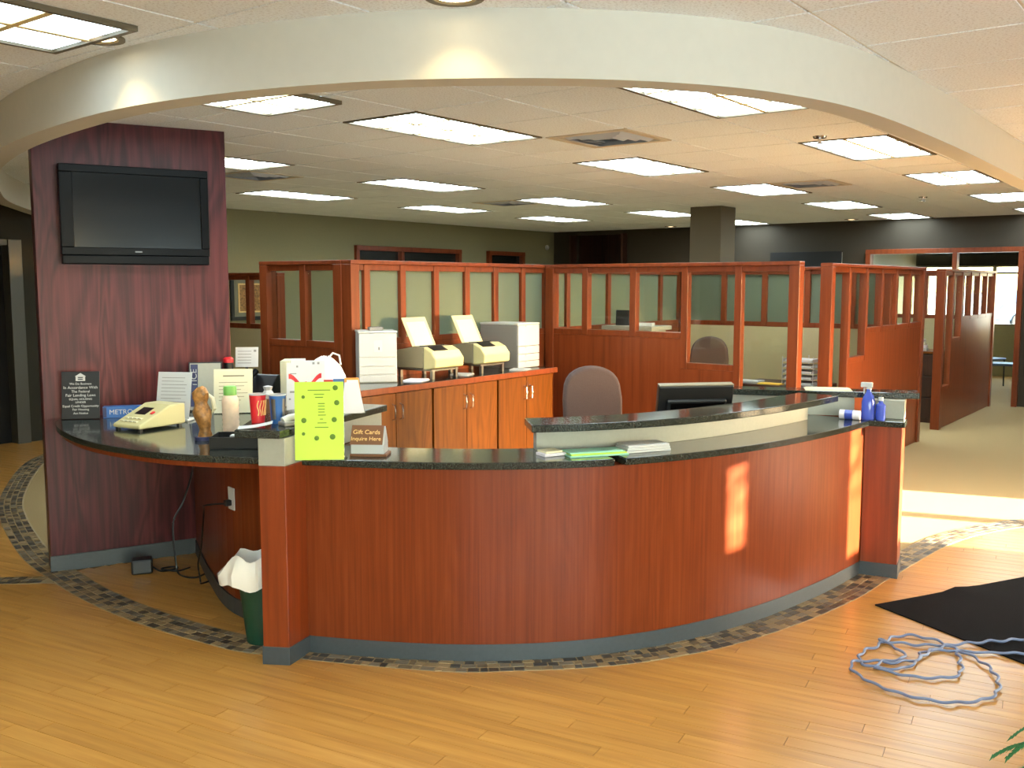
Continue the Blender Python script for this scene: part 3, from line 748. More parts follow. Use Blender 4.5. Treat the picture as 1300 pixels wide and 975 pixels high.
# ------------------------------------------------------------------ partitions
def partition(label, p0, ang, xs, sills, pane='glass', lower='wood_part', top=1.86, pw=.06, th=.07, end=(True, True), frost_from=None):
    t = thing('glazed_partition', label, 'partition', (p0[0], p0[1], 0), ang, 'cherry framed partitions')
    for i, x in enumerate(xs):
        w_ = .085 if i in (0, len(xs)-1) else pw
        t_ = .10 if i in (0, len(xs)-1) else th
        z0_ = 0 if i in (0, len(xs)-1) else max(0, min(sills[i-1], sills[i])-.05)
        if z0_ < .2: z0_ = 0
        obj('post', bx(x-w_/2, x+w_/2, -t_/2, t_/2, z0_, top), 'wood_part', t, .004)
    obj('top_rail', bx(xs[0]-.0425, xs[-1]+.0425, -.052, .052, top, top+.03), 'wood_part', t, .004)
    for i in range(len(xs)-1):
        a = xs[i]+(.0425 if i == 0 else pw/2); b = xs[i+1]-(.0425 if i == len(xs)-2 else pw/2)
        z = sills[i]
        obj('head_rail', bx(a, b, -.028, .028, top-.045, top-.0005), 'wood_part', t, .003)
        obj('sill_rail', bx(a, b, -.034, .034, z-.05, z), 'wood_part', t, .003)
        if z > .2: obj('lower_panel', bx(a if i == 0 or sills[i-1] < .2 else xs[i], b if i == len(xs)-2 or sills[i+1] < .2 else xs[i+1], -.030, .030, .005, z-.0505), lower, t)
        obj('pane', bx(a, b, -.004, .004, z, top-.0455), pane, t)
    return t
A0 = np.array([.29, 9.0])
tA = [-2.417, -2.28, -1.90, -1.515, -1.13, -.745, -.35, 0, .37, .735, 1.11, 1.60, 2.2, 2.65]
pA = A0+GU*tA[0]
partition('long partition with frosted green panes behind the cabinets', pA, ANG_U, [t-tA[0] for t in tA], [1.31]*13, 'frost')
partition('partition in front of the desk chair, stepping to tall glass at its right end', A0+VR*.07, ANG_VR, [.03, .477-.07, .968-.07, 1.462-.07, 1.938-.07, 2.405-.07], [1.31, 1.31, 1.31, 1.06, .12])
pW = A0+GU*tA[0]; 
partition('short dark partition wing left of the white drawer unit', pW-VR*.93, ANG_VR, [0, .44, .84], [1.29, 1.29])
P3 = np.array([2.66, 8.2])
partition('partition behind the right end of the desk with stepped glass', P3, ANG_U, [0, .48, .96, 1.43, 1.90, 2.38, 2.855], [.12, 1.06, 1.31, 1.31, 1.31, 1.31])
RP = np.array([5.01, 11.36])
partition('free standing partition at right, before the glazed office', RP, ANG_U, [0, .46, .92, 1.38, 1.84, 2.30, 2.76], [.5, 1.06, 1.31, 1.31, 1.31, 1.31])
partition('cubicle back partition seen through the tall glass', np.array([1.9, 11.1])+VR*.1, ANG_VR, [0, .47, .94, 1.41, 1.88, 2.22], [1.31]*5, 'frost', 'fabric')
partition('far partition between the two right hand panels, bright window behind', np.array([4.75, 13.49]), ANG_VR, [0, .47, .94, 1.36], [1.31]*3, 'glass', 'fabric')
partition('low far partition right of the veneer panel, picture behind it', np.array([-2.74, 10.2])-VR*.95, ANG_VR, [0, .47, .94, 1.40], [1.30]*3, 'glass', 'fabric', top=1.80)

# column
cc = np.array([2.52, 12.3])
col_ = struct(obj('wall_column', bx(-.21, .21, -.21, .21, 0, ZC+.02), 'column', None, .01, loc=(cc[0], cc[1], 0), rot=(0, 0, ANG_U)))

# ------------------------------------------------------------------ cabinets
def cab(t0, label):
    org = A0+GU*t0-GV*.60
    c = thing('base_cabinet', label, 'cabinet', (org[0], org[1], 0), ANG_U, 'oak base cabinets')
    obj('carcass', bx(.004, .741, .02, .53, .09, .978), 'wood_cab', c)
    obj('toe_kick', bx(.004, .741, .05, .07, 0, .09), 'kick', c)
    for k, (x0, x1) in enumerate(((.007, .370), (.375, .738))):
        d = obj('door', bx(x0, x1, 0, .019, .10, .972), 'wood_cab', c, .002)
        hx = x1-.035 if k == 0 else x0+.035
        h = MB(); h.tube([(hx, .0, .79), (hx, -.028, .80), (hx, -.032, .845), (hx, -.028, .89), (hx, .0, .90)], .006, 8)
        obj('handle', h, 'chrome', d)
cab(-1.443, 'oak base cabinet under the right hand machine, nearest the desk chair')
cab(-2.196, 'oak base cabinet under the two cream machines')
cab(-2.95, 'oak base cabinet under the white drawer unit')
org = A0-GV*.60
ct = thing('cabinet_worktop', 'wood edged worktop across the three oak cabinets', 'worktop', (org[0], org[1], 0), ANG_U)
obj('edge', bx(-2.98, -.66, -.02, .0, .979, 1.02), 'wood_part', ct, .003)
obj('surface', bx(-2.98, -.66, .0005, .535, .979, 1.02), 'granite', ct)
def cabpt(t, o): p = A0+GU*t-GV*o; return float(p[0]), float(p[1])

def drawer_unit(loc, rz, w, d, h, label, side='gray_metal', plate=False):
    t = thing('drawer_unit', label, 'drawer unit', loc, rz)
    obj('housing', bx(-w/2, w/2, 0.012, d, 0, h), side, t, .006)
    obj('top', bx(-w/2-.004, w/2+.004, 0.0, d+.004, h, h+.014), 'offwhite', t, .004)
    zs = [0.004, .33*h*.5, .33*h, .33*h*1.55, h]
    for a, b in zip(zs[:-1], zs[1:]):
        dd = obj('drawer', bx(-w/2+.003, w/2-.003, 0, .0115, a+.003, b-.003), 'white', t, .002)
        obj('pull', bx(-.05, .05, -.006, 0, b-.014, b-.008), 'offwhite', dd)
    if plate: obj('label_plate', bx(-.03, .03, -.003, -.0005, h*.62, h*.85), 'paper', t); obj('keyhole', bx(.003, .010, -.005, -.0032, h*.66, h*.72), 'black', t)
    return t
drawer_unit((-.945, 6.82, 1.02), R(14), .27, .26, .352, 'white drawer unit with a key plate, at the left end of the worktop', 'offwhite', True)
bxx = cabpt(-.85, .46)
drawer_unit((bxx[0], bxx[1], 1.02), ANG_U, .30, .40, .36, 'white fronted grey drawer unit at the right end of the worktop')
rr = thing('desk_radio', 'small grey device lying on the left white drawer unit', 'device', (-.98, 6.95, 1.387), R(20))
obj('body', bx(-.05, .05, -.04, .04, 0, .022), 'gray_metal', rr, .004); obj('grille', bx(-.03, .03, -.03, .03, .022, .025), 'black', rr)

def cream_machine(t, o, label, side, front):
    x, y = cabpt(t, o)
    m = thing('passbook_printer', label, 'printer', (x, y, 1.02), ANG_U)
    # local: x along worktop, -y towards its front
    def prof(xs0, xs1, P): 
        n = len(P); v = [(xs0, *p) for p in P]+[(xs1, *p) for p in P]
        return MB().add(v, [tuple(range(n)), tuple(range(2*n-1, n-1, -1))]+[(i, n+i, n+(i+1) % n, (i+1) % n) for i in range(n)])
    obj('body', prof(-.16, .16, [(.22, .07), (.22, .20), (.02, .235), (-.08, .235), (-.08, .075)]), side, m, .008)
    obj('front_cover', prof(-.162, .162, [(-.081, .065), (-.081, .238), (-.155, .205), (-.20, .15), (-.195, .085)]), front, m, .010)
    obj('display', prof(-.12, .03, [(-.0855, .2368), (-.0855, .2412), (-.152, .212), (-.152, .207)]), 'black', m)
    obj('paper_slot', bx(-.13, .13, -.03, -.015, .235, .240), 'black', m)
    s_ = MB(); 
    for (sx, sy) in ((-.13, -.14), (.13, -.14), (-.13, .18), (.13, .18)): s_.box(sx-.012, sx+.012, sy-.012, sy+.012, 0, .072)
    s_.box(-.15, .15, -.15, .2, .058, .07)
    obj('stand', s_, 'steel', m)
    a = R(62)
    tr = MB(); n_ = [(.06, .23), (.06+.24*math.cos(a), .23+.24*math.sin(a))]
    dx, dz = -math.sin(a)*.006, math.cos(a)*.006
    P = [n_[0], n_[1], (n_[1][0]+dx, n_[1][1]+dz), (n_[0][0]+dx, n_[0][1]+dz)]
    obj('paper_support', prof(-.13, .13, P), front, m, .002)
    P2 = [(p[0]+dx*1.02, p[1]+dz*1.02) for p in (n_[0], (n_[0][0]+.2*math.cos(a), n_[0][1]+.2*math.sin(a)))]
    P2 = P2+[(P2[1][0]+dx*.3, P2[1][1]+dz*.3), (P2[0][0]+dx*.3, P2[0][1]+dz*.3)]
    obj('sheet', prof(-.10, .10, P2), 'paper_cream', m)
cream_machine(-1.93, .33, 'cream printer with upright paper support beside the white drawer unit', 'khaki', 'cream')
cream_machine(-1.36, .33, 'cream printer with upright paper support beside the grey drawer unit', 'khaki', 'cream')
for (t, o, l, c) in ((-1.66, .42, 'loose white sheets under the left cream printer', 'paper'), (-1.06, .53, 'loose white sheets in front of the right cream printer', 'paper'), (-2.21, .45, 'pale blue folded sheet beside the white drawer unit', 'lilac')):
    x, y = cabpt(t, o); m = MB(); m.box(-.09, .09, -.07, .07, 0, .004); m.box(-.07, .10, -.06, .08, .0045, .008)
    tag(obj('loose_sheets', m, c, None, loc=(x, y, 1.0205), rot=(0, 0, ANG_U+.4)), l, 'paper')

# ------------------------------------------------------------------ office chairs, monitor
def chair(label, loc, rz, fab, seat_h=.50, back_h=1.17, w=.44):
    t = thing('office_chair', label, 'chair', loc, rz)
    n = 14; out = []
    for k in range(n+1):
        a = math.pi*k/n; out.append((-math.cos(a)*w/2*(1 if abs(math.cos(a)) < .999 else 1), back_h-.22+.22*math.sin(a)**.55 if 0 < k < n else back_h-.22))
    poly = [(-w*.42, seat_h+.10)] + out + [(w*.42, seat_h+.10)]
    v = []; N = len(poly)
    for yy, s_ in ((0.0, .97), (-.02, 1.0), (-.055, 1.0), (-.08, .95)):
        c = (0, (seat_h+.10+back_h)/2)
        v += [(c[0]+(p[0]-c[0])*s_, yy+.16+.10*((p[1]-seat_h)/.6), c[1]+(p[1]-c[1])*s_) for p in [(q[0]*(1.06-.22*(q[1]-seat_h)/(back_h-seat_h)), q[1]) for q in poly]]
    f = [tuple(range(N)), tuple(range(4*N-1, 3*N-1, -1))]+[(q*N+i, q*N+(i+1) % N, (q+1)*N+(i+1) % N, (q+1)*N+i) for q in range(3) for i in range(N)]
    obj('backrest', MB().add(v, f, False), fab, t, .01)
    obj('seat', bx(-.25, .25, -.27, .22, seat_h-.09, seat_h), fab, t, .03)
    obj('back_bar', bx(-.03, .03, .17, .20, seat_h-.06, seat_h+.3), 'black', t, .005)
    obj('gas_column', MB().lathe([(.03, .10), (.03, .25), (.022, .25), (.022, seat_h-.09)], 14), 'black', t)
    for k in range(5):
        a = 2*math.pi*k/5; l = obj('base_leg', MB().tube([(0, 0, .11), (.28*math.cos(a), .28*math.sin(a), .075)], [.024, .016], 8), 'black', t)
        obj('caster', MB().lathe([(.02, .002), (.028, .02), (.028, .035), (.015, .062)], 10, (.28*math.cos(a), .28*math.sin(a))), 'black', l)
    return t
chair('brown fabric office chair behind the raised ledge of the desk', (.565, 6.25, 0), R(8), 'chair')
chair('dark brown office chair in the cubicle behind the partition glass', (1.80, 8.98, 0), R(-20), 'chair_dk', .5, 1.22, .40)
mon = thing('computer_monitor', 'black computer monitor seen from behind, tilted, on the inner desk', 'monitor', (1.05, 5.58, .75), R(10))
tl = R(12)
def tilt(p): y, z = p[1], p[2]-.22; return (p[0], y*math.cos(tl)-z*math.sin(tl), .22+y*math.sin(tl)+z*math.cos(tl))
def tbx(x0, x1, y0, y1, z0, z1): return MB().box(x0, x1, y0, y1, z0, z1, tilt)
obj('shell', tbx(-.225, .225, -.03, .02, .07, .395), 'black', mon, .008)
obj('back_bulge', tbx(-.18, .18, -.055, -.0305, .10, .32), 'black', mon, .012)
obj('top_edge', tbx(-.223, .223, -.028, .018, .3955, .401), 'khaki', mon)
obj('screen', tbx(-.205, .205, .0205, .024, .09, .375), 'screen', mon)
obj('vent_slots', tbx(-.16, .16, -.0575, -.0555, .26, .30), 'gloss_black', mon)
obj('neck', bx(-.03, .03, -.04, 0, .012, .15), 'black', mon, .006); obj('foot', bx(-.12, .12, -.1, .1, 0, .012), 'black', mon, .004)

# ------------------------------------------------------------------ things on the front counter
GT = .9305
fly = thing('flyer_stand', 'lime green flyer in a clear stand on the front counter', 'flyer', (-.862, 4.285, GT), R(6))
def lean(mb_args, a):
    x0, x1, y0, y1, z0, z1 = mb_args
    return MB().box(x0, x1, y0, y1, z0, z1, lambda p: (p[0], p[1]*math.cos(a)+p[2]*math.sin(a), p[2]*math.cos(a)-p[1]*math.sin(a)))
la = R(6)
obj('sheet', lean((-.108, .108, 0, .002, .003, .352), la), 'paper_green', fly)
obj('acrylic', lean((-.11, .11, .0025, .005, .003, .30), la), 'glass', fly); obj('foot', bx(-.106, .118, -.018, .09, 0, .003), 'glass', fly)
pr = MB()
def inkbar(x0, x1, z, h): 
    pr.box(x0, x1, -.0011, -.0002, z-h/2, z+h/2, lambda p: (p[0], p[1]*math.cos(la)+p[2]*math.sin(la), p[2]*math.cos(la)-p[1]*math.sin(la)))
for (x, z, w_) in ((0, .315, .10), (0, .296, .045), (0, .283, .035), (.01, .255, .03), (.01, .243, .03), (.01, .23, .03), (.01, .217, .028), (.012, .203, .035), (.01, .185, .014), (.012, .168, .04), (.01, .148, .06)): inkbar(x-w_/2, x+w_/2, z, .0035)
obj('printed_lines', pr, 'paper_green_dk', fly)
for (x, z, r_) in ((.072, .325, .012), (.078, .258, .012), (.066, .182, .012), (.058, .105, .013), (-.012, .10, .011), (-.068, .18, .012), (-.07, .285, .008), (-.07, .12, .008)):
    m = MB().lathe([(r_, 0), (r_*.9, .0008)], 10)
    o = obj('printed_mark', m, 'paper_green_dk', fly, loc=(x, -.0004+math.sin(la)*z, math.cos(la)*z), rot=(math.pi/2-la, 0, 0))
hs = thing('house_card_holder', 'small white house shaped holder with brown roof on the front counter', 'card holder', (-.655, 4.43, GT), R(-4))
obj('base', bx(-.085, .085, -.055, .055, 0, .012), 'brown', hs, .002)
obj('walls', bx(-.08, .072, -.05, .05, .012, .055), 'white', hs, .002)
gb = MB().add([(x, y, z) for x in (.066, .0725) for (y, z) in ((-.05, .0555), (.05, .0555), (0, .135))], [(0, 1, 2), (5, 4, 3), (0, 3, 4, 1), (1, 4, 5, 2), (2, 5, 3, 0)])
obj('gable', gb, 'white', hs)
ra = math.atan2(.08, .05)
rf = MB().add([(x, y, z) for x in (-.084, .0655) for (y, z) in ((-.053, .0555), (0, .138), (0, .132), (-.047, .0555))]+[], [(0, 1, 2, 3), (7, 6, 5, 4), (0, 4, 5, 1), (1, 5, 6, 2), (2, 6, 7, 3), (3, 7, 4, 0)])
rf.add([(x, -y, z) for x in (-.084, .0655) for (y, z) in ((-.053, .0555), (0, .138), (0, .132), (-.047, .0555))], [(0, 1, 2, 3), (7, 6, 5, 4), (0, 4, 5, 1), (1, 5, 6, 2), (2, 6, 7, 3), (3, 7, 4, 0)])
obj('roof', rf, 'brown', hs)
sl = math.atan2(.0825, .053)
for txt, z, s_ in (('Gift Cards', .108, .030), ('Inquire Here', .080, .027)):
    y = -.053+(z-.0555)/.0825*.053
    lettering(txt, s_, hs, 'gold', (-.012, y-.0022, z+.0005), (sl, 0, 0))
m = thing('mint_folder', 'mint green folders lying before the riser on the front counter', 'folder', (.39, 4.43, GT), R(17))
obj('folder', bx(-.145, .145, -.045, .075, 0, .006), 'mint', m, .001); obj('folder', bx(-.135, .14, -.035, .08, .0065, .013), 'paper_green', m, .001); obj('folder', bx(-.14, .13, -.03, .08, .0135, .019), 'mint', m, .001)
m = thing('booklet_stack', 'stack of white booklets on the front counter beside mint folders', 'booklets', (.625, 4.545, GT), R(22))
for k in range(3): obj('booklet', bx(-.12+.006*k, .12-.004*k, -.05, .07, .012*k, .012*k+.0115), 'paper', m, .002)
m = thing('paper_pad', 'small grey and cream pads at the left end of the raised ledge', 'paper pad', (.185, 4.42, GT), R(30))
obj('pad', bx(-.06, .055, -.035, .045, 0, .014), 'lilac', m, .002); obj('pad', bx(-.05, .04, -.03, .05, .0145, .024), 'paper_cream', m, .002)
# bottles at the right end
t = thing('spray_bottle', 'tall blue glass cleaner bottle with trigger by the right end post', 'bottle', (2.083, 5.62, GT), R(-30))
obj('bottle', MB().lathe([(.036, 0), (.038, .01), (.038, .10), (.03, .13), (.014, .16), (.013, .18)], 18), 'bluebottle', t)
obj('trigger_head', MB().box(-.045, .02, -.012, .012, .185, .215).box(-.03, -.022, -.006, .006, .145, .186), 'white', t, .004); obj('collar', MB().lathe([(.016, .176), (.016, .187)], 12), 'white', t)
t = thing('hand_gel', 'short blue labelled bottle beside the tall cleaner bottle', 'bottle', (2.147, 5.598, GT))
obj('bottle', MB().lathe([(.026, 0), (.028, .01), (.028, .085), (.012, .10), (.012, .11)], 16), 'bluebottle', t); obj('cap', MB().lathe([(.015, .11), (.015, .13)], 12), 'white', t)
t = thing('wipes_roll', 'white and blue cylinder lying on the granite near the cleaner bottle', 'roll', (1.975, 5.605, GT+.0275), R(-32))
obj('roll', MB().lathe([(.027, -.06), (.027, .055)], 18), 'lilac', t, rot=(0, math.pi/2, 0)); obj('band', MB().lathe([(.0275, -.03), (.0275, .015)], 18), 'bluebottle', t, rot=(0, math.pi/2, 0))
t = thing('yellow_notepad', 'pale yellow papers lying on the raised ledge near the right end post', 'paper', (1.93, 5.87, 1.077), R(-13))
obj('sheet', bx(-.14, .13, -.08, .09, 0, .003), 'paper_cream', t); obj('sheet', bx(-.13, .12, -.07, .085, .0033, .006), 'paper_cream', t)

# ------------------------------------------------------------------ things on the left counter
pq = thing('lender_plaque', 'black plaque with white house emblem and lettering at the left counter end', 'sign', (-2.515, 5.60, GT), R(10))
la2 = R(8)
obj('plate', lean((-.105, .105, 0, .006, .002, .28), la2), 'black', pq, .002)
def lp(x, z): return (x, -.0012+math.sin(la2)*z, math.cos(la2)*z)
em = MB().add([(x, y, z) for y in (0, -.0012) for (x, z) in ((-.026, .0), (.026, .0), (.026, .026), (.031, .026), (0, .046), (-.031, .026), (-.026, .026))],
              [(0, 1, 2, 3, 4, 5, 6), (13, 12, 11, 10, 9, 8, 7)]+[(i, i+7, (i+1) % 7+7, (i+1) % 7) for i in range(7)])
obj('emblem', em, 'paper', pq, loc=lp(0, .225), rot=(-la2, 0, 0))
bars = MB().box(-.014, .014, -.0024, -.0013, .006, .012).box(-.014, .014, -.0024, -.0013, .017, .023)
obj('emblem_bars', bars, 'black', pq, loc=lp(0, .225), rot=(-la2, 0, 0))
for txt, z, s_ in (('We Do Business', .208, .018), ('In Accordance With', .186, .023), ('The Federal', .163, .021), ('Fair Lending Laws', .141, .023), ('EQUAL HOUSING', .118, .016), ('LENDER', .10, .016), ('Equal Credit Opportunity', .078, .019), ('Fair Housing', .058, .018), ('Act Notice', .036, .018)):
    lettering(txt, s_, pq, 'paper', lp(0, z), (math.pi/2-la2, 0, 0))
bb = thing('blue_box', 'flat blue box with white lettering before the veneer panel', 'box', (-2.31, 5.70, GT), R(16))
obj('carton', bx(-.105, .105, -.03, .03, 0, .068), 'blue', bb, .002); lettering('METRO', .04, bb, 'paper', (-.005, -.0308, .034)); obj('end_band', bx(-.1055, -.085, -.0305, .0305, .004, .064), 'navy', bb)
ad = thing('adding_machine', 'cream adding machine with grey display on the left counter', 'calculator', (-2.08, 5.166, GT), R(-31))
def wedge(x0, x1, P, ):
    n = len(P); v = [(x0, *p) for p in P]+[(x1, *p) for p in P]
    return MB().add(v, [tuple(range(n)), tuple(range(2*n-1, n-1, -1))]+[(i, n+i, n+(i+1) % n, (i+1) % n) for i in range(n)])
obj('body', wedge(-.108, .108, [(0, .012), (0, .032), (.21, .125), (.31, .125), (.31, .012)]), 'cream', ad, .008)
obj('display', wedge(-.055, .03, [(.10, .0775), (.10, .0785), (.165, .1072), (.165, .1062)]), 'black', ad)
kp = MB()
for i in range(4):
    for j in range(2):
        y = .03+j*.03; z = .032+(y/.21)*.093
        kp.box(-.07+i*.035, -.045+i*.035, y-.01, y+.01, z+.0008, z+.005)
obj('keys', kp, 'paper_cream', ad); obj('red_key', wedge(.06, .08, [(.11, .0812), (.11, .085), (.13, .0945), (.13, .09)]), 'red', ad)
fe = MB()
for sx in (-.09, .09):
    for sy in (.02, .28): fe.box(sx-.01, sx+.01, sy-.01, sy+.01, 0, .012)
obj('feet', fe, 'black', ad)
pp = thing('paper_sheet', 'white printed sheet standing upright behind the adding machine', 'paper', (-1.96, 5.53, GT), R(-10))
obj('sheet', lean((-.105, .105, 0, .002, .015, .285), R(12)), 'paper', pp); obj('stand', bx(-.105, .105, -.01, .09, 0, .015), 'offwhite', pp, .002)
lnm = MB()
for k in range(9): lnm.box(-.08, .06+random.uniform(-.03, .02), -.0008, -.0001, .25-.02*k, .253-.02*k, lambda p: (p[0], p[1]*math.cos(R(12))+p[2]*math.sin(R(12)), p[2]*math.cos(R(12))-p[1]*math.sin(R(12))))
obj('printed_lines', lnm, 'gray_metal', pp)
fg = thing('carved_figurine', 'amber and brown carved figurine in front of the leaning frame', 'figurine', (-1.565, 4.86, GT))
prof = [(.036, .018), (.034, .03), (.026, .05), (.032, .08), (.042, .11), (.046, .14), (.038, .165), (.030, .19), (.038, .215), (.040, .24), (.024, .265), (.002, .275)]
mf = MB().lathe(prof, 20)
mf.v = [(x*(1+.16*math.sin(3*math.atan2(y, x)+z*40))+.010*math.sin(z*24), y*(1+.12*math.cos(2*math.atan2(y, x)+z*30))*.8, z) for x, y, z in mf.v]
obj('figure', mf, 'amber', fg); obj('plinth', MB().lathe([(.042, 0), (.042, .017), (.037, .018)], 20), 'navy', fg)
wg = MB().tube([(.035, .01, .12), (.058, .01, .16), (.05, .01, .21), (.025, .01, .235)], [.006, .012, .012, .005], 8); obj('pale_wing', wg, 'paper_cream', fg)
f1 = thing('framed_notice', 'black framed notice with a dark blue lettered stripe, leaning on the panel', 'notice', (-1.90, 5.96, GT), R(12))
la3 = R(14); rot3 = lambda p: (p[0], p[1]*math.cos(la3)+p[2]*math.sin(la3), p[2]*math.cos(la3)-p[1]*math.sin(la3))
def l3(x0, x1, y0, y1, z0, z1): return MB().box(x0, x1, y0, y1, z0, z1, lambda p: (rot3(p)[0]+.14*rot3(p)[2]/.3*.5, rot3(p)[1], rot3(p)[2]))
def l3s(x0, x1, y0, y1, z0, z1): return MB().box(x0, x1, y0, y1, z0, z1, rot3)
obj('frame', l3s(-.10, .10, 0, .01, 0, .31), 'black', f1, .002); obj('sheet', l3s(-.093, .092, -.002, -.0002, .01, .302), 'gray_lam', f1); obj('stripe', l3s(-.088, -.045, -.0035, -.0022, .03, .295), 'navy', f1)
lettering('NOTICE', .055, f1, 'paper', (-.066, rot3((0, -.004, .165))[1], rot3((0, -.004, .165))[2]), (math.pi/2-la3, -math.pi/2, 0))
f2 = thing('notice_stand', 'cream printed notice in a stand beside the black framed notice', 'notice', (-1.70, 5.86, GT), R(10))
obj('sheet', l3s(-.115, .115, 0, .003, .004, .275), 'paper_cream', f2); obj('foot', bx(-.115, .115, -.02, .08, 0, .004), 'glass', f2)
nl = MB()
nl.box(-.06, .065, -.001, -.0002, .228, .236, rot3)
for k in range(6): nl.box(-.085, .085-.02*(k % 3), -.001, -.0002, .19-.022*k, .193-.022*k, rot3)
obj('printed_lines', nl, 'khaki', f2)
bo = thing('creamer_bottle', 'tall white ribbed bottle with a green cap on the left counter', 'bottle', (-1.485, 5.07, GT))
pf = [(.040, 0), (.044, .008)]
for k in range(6): pf += [(.044, .012+.025*k), (.042, .024+.025*k), (.044, .036+.025*k)]
pf += [(.042, .185), (.034, .20), (.032, .205)]
obj('bottle', MB().lathe(pf, 24), 'peach', bo); obj('cap', MB().lathe([(.034, .205), (.034, .245), (.030, .252)], 24), 'lime_cap', bo)
tr = thing('black_tray', 'shallow open black tray beside the left end post', 'tray', (-1.335, 4.66, GT), R(4))
tm_ = MB(); tm_.box(-.115, .115, -.09, .09, 0, .004); tm_.box(-.115, .115, -.09, -.084, .004, .06); tm_.box(-.115, .115, .084, .09, .004, .06); tm_.box(-.115, -.109, -.084, .084, .004, .06); tm_.box(.109, .115, -.084, .084, .004, .06)
obj('tray', tm_, 'black', tr, .002)
obj_ = obj('card', bx(-.03, .04, -.03, .02, .004, .058), 'paper', tr)
LT = 1.0765
ps = thing('paper_slip', 'white paper slip curling on the left raised ledge edge', 'paper', (-1.15, 4.30, LT), R(12))
sp_ = MB(); n_ = 10
for k in range(n_):
    x0, x1 = -.075+.15*k/n_, -.075+.15*(k+1)/n_; z0, z1 = .001+.02*(k/n_)**2, .001+.02*((k+1)/n_)**2
    sp_.add([(x0, -.04, z0), (x1, -.04, z1), (x1, .05, z1), (x0, .05, z0), (x0, -.04, z0+.002), (x1, -.04, z1+.002), (x1, .05, z1+.002), (x0, .05, z0+.002)], [(3, 2, 1, 0), (4, 5, 6, 7), (0, 1, 5, 4), (2, 3, 7, 6)] + ([(0, 4, 7, 3)] if k == 0 else []) + ([(1, 2, 6, 5)] if k == n_-1 else []))
obj('slip', sp_, 'paper', ps)
def cup(x, y, label, col, deco):
    c = thing('drinks_cup', label, 'cup', (x, y, LT), R(200), 'cups on the left ledge')
    obj('wall', MB().lathe([(.030, 0), (.0385, .128), (.036, .128), (.029, .006)], 28), col, c)
    obj('rim', MB().lathe([(.0385, .1285), (.041, .130), (.041, .134), (.037, .135), (.036, .1285)], 28, cap=False), 'paper', c)
    if deco == 'swirl':
        for k in range(6):
            a0 = 1.5+k*.33; pth = []
            for q in range(9):
                zz = .035+.07*q/8; rr_ = .0306+(.0385-.030)*zz/.128+.0008; a = a0+.10*math.sin(q*.9+k); pth.append((rr_*math.cos(a), rr_*math.sin(a), zz))
            obj('swirl', MB().tube(pth, .0022, 6), 'gold', c)
    else:
        for k in range(2):
            a0 = .6+k*1.5; v = []; n2 = 8
            for q in range(n2+1):
                a = a0+.6*q/n2
                for zz in (.02, .115): rr_ = .0302+(.0085)*zz/.128+.0008; v.append((rr_*math.cos(a), rr_*math.sin(a), zz))
            obj('band', MB().add(v, [(2*q, 2*q+2, 2*q+3, 2*q+1) for q in range(n2)]), 'steel', c)
cup(-1.182, 4.47, 'red paper cup with yellow swirls on the left ledge', 'red', 'swirl')
cup(-1.085, 4.45, 'blue and silver paper cup right of the red cup', 'blue', 'band')
cr = thing('card_reader', 'pale grey handset lying on the ledge beside the blue cup', 'handset', (-.985, 4.40, LT), R(40))
obj('handset', MB().tube([(-.07, 0, .02), (-.04, 0, .034), (.04, 0, .04), (.08, 0, .03)], [.02, .017, .017, .022], 12), 'offwhite', cr); obj('cradle', bx(-.08, .09, -.035, .035, 0, .02), 'gray_metal', cr, .006)
# folder rack on the ledge
fr_ = thing('folder_rack', 'rack of lilac, orange, blue and red cards on the left ledge end', 'folders', (-.80, 4.83, LT), R(14))
def card(x0, x1, y, z1, curve, mat, h0=.0):
    P = [(x0, h0), (x1, h0), (x1-curve, z1), (x0+curve*.5, z1)]
    v = [(p[0], y, p[1]) for p in P]+[(p[0], y+.006, p[1]) for p in P]
    obj('card', MB().add(v, [(0, 1, 2, 3), (7, 6, 5, 4), (0, 4, 5, 1), (1, 5, 6, 2), (2, 6, 7, 3), (3, 7, 4, 0)]), mat, fr_)
card(-.06, .045, -.05, .155, .035, 'lilac'); card(-.045, .055, -.035, .165, .03, 'lilac'); card(-.05, .05, -.02, .175, .02, 'orange'); card(-.10, .03, -.005, .17, .01, 'blue'); card(-.14, .02, .012, .165, .0, 'red')
obj('rack_base', bx(-.12, .06, -.055, .03, -.0002, .004), 'glass', fr_)
rb = thing('red_ribbon', 'curled red ribbon sticking out behind the lime flyer', 'ribbon', (-1.03, 4.80, LT), R(10))
pth = [(-.08+.16*k/14, .02*math.sin(k*.6), .155+.03*math.cos(k*.45)) for k in range(15)]
rv = []
for p in pth: rv += [(p[0], p[1]-.004, p[2]-.012), (p[0], p[1]+.004, p[2]+.012)]
obj('ribbon', MB().add(rv, [(2*q, 2*q+2, 2*q+3, 2*q+1) for q in range(14)], True), 'red', rb); obj('stem', MB().tube([(.03, 0, 0), (.02, .0, .08), (0, .01, .155)], .008, 8), 'red', rb); obj('spool', MB().lathe([(.035, 0), (.035, .045)], 16, (.03, 0)), 'red', rb)
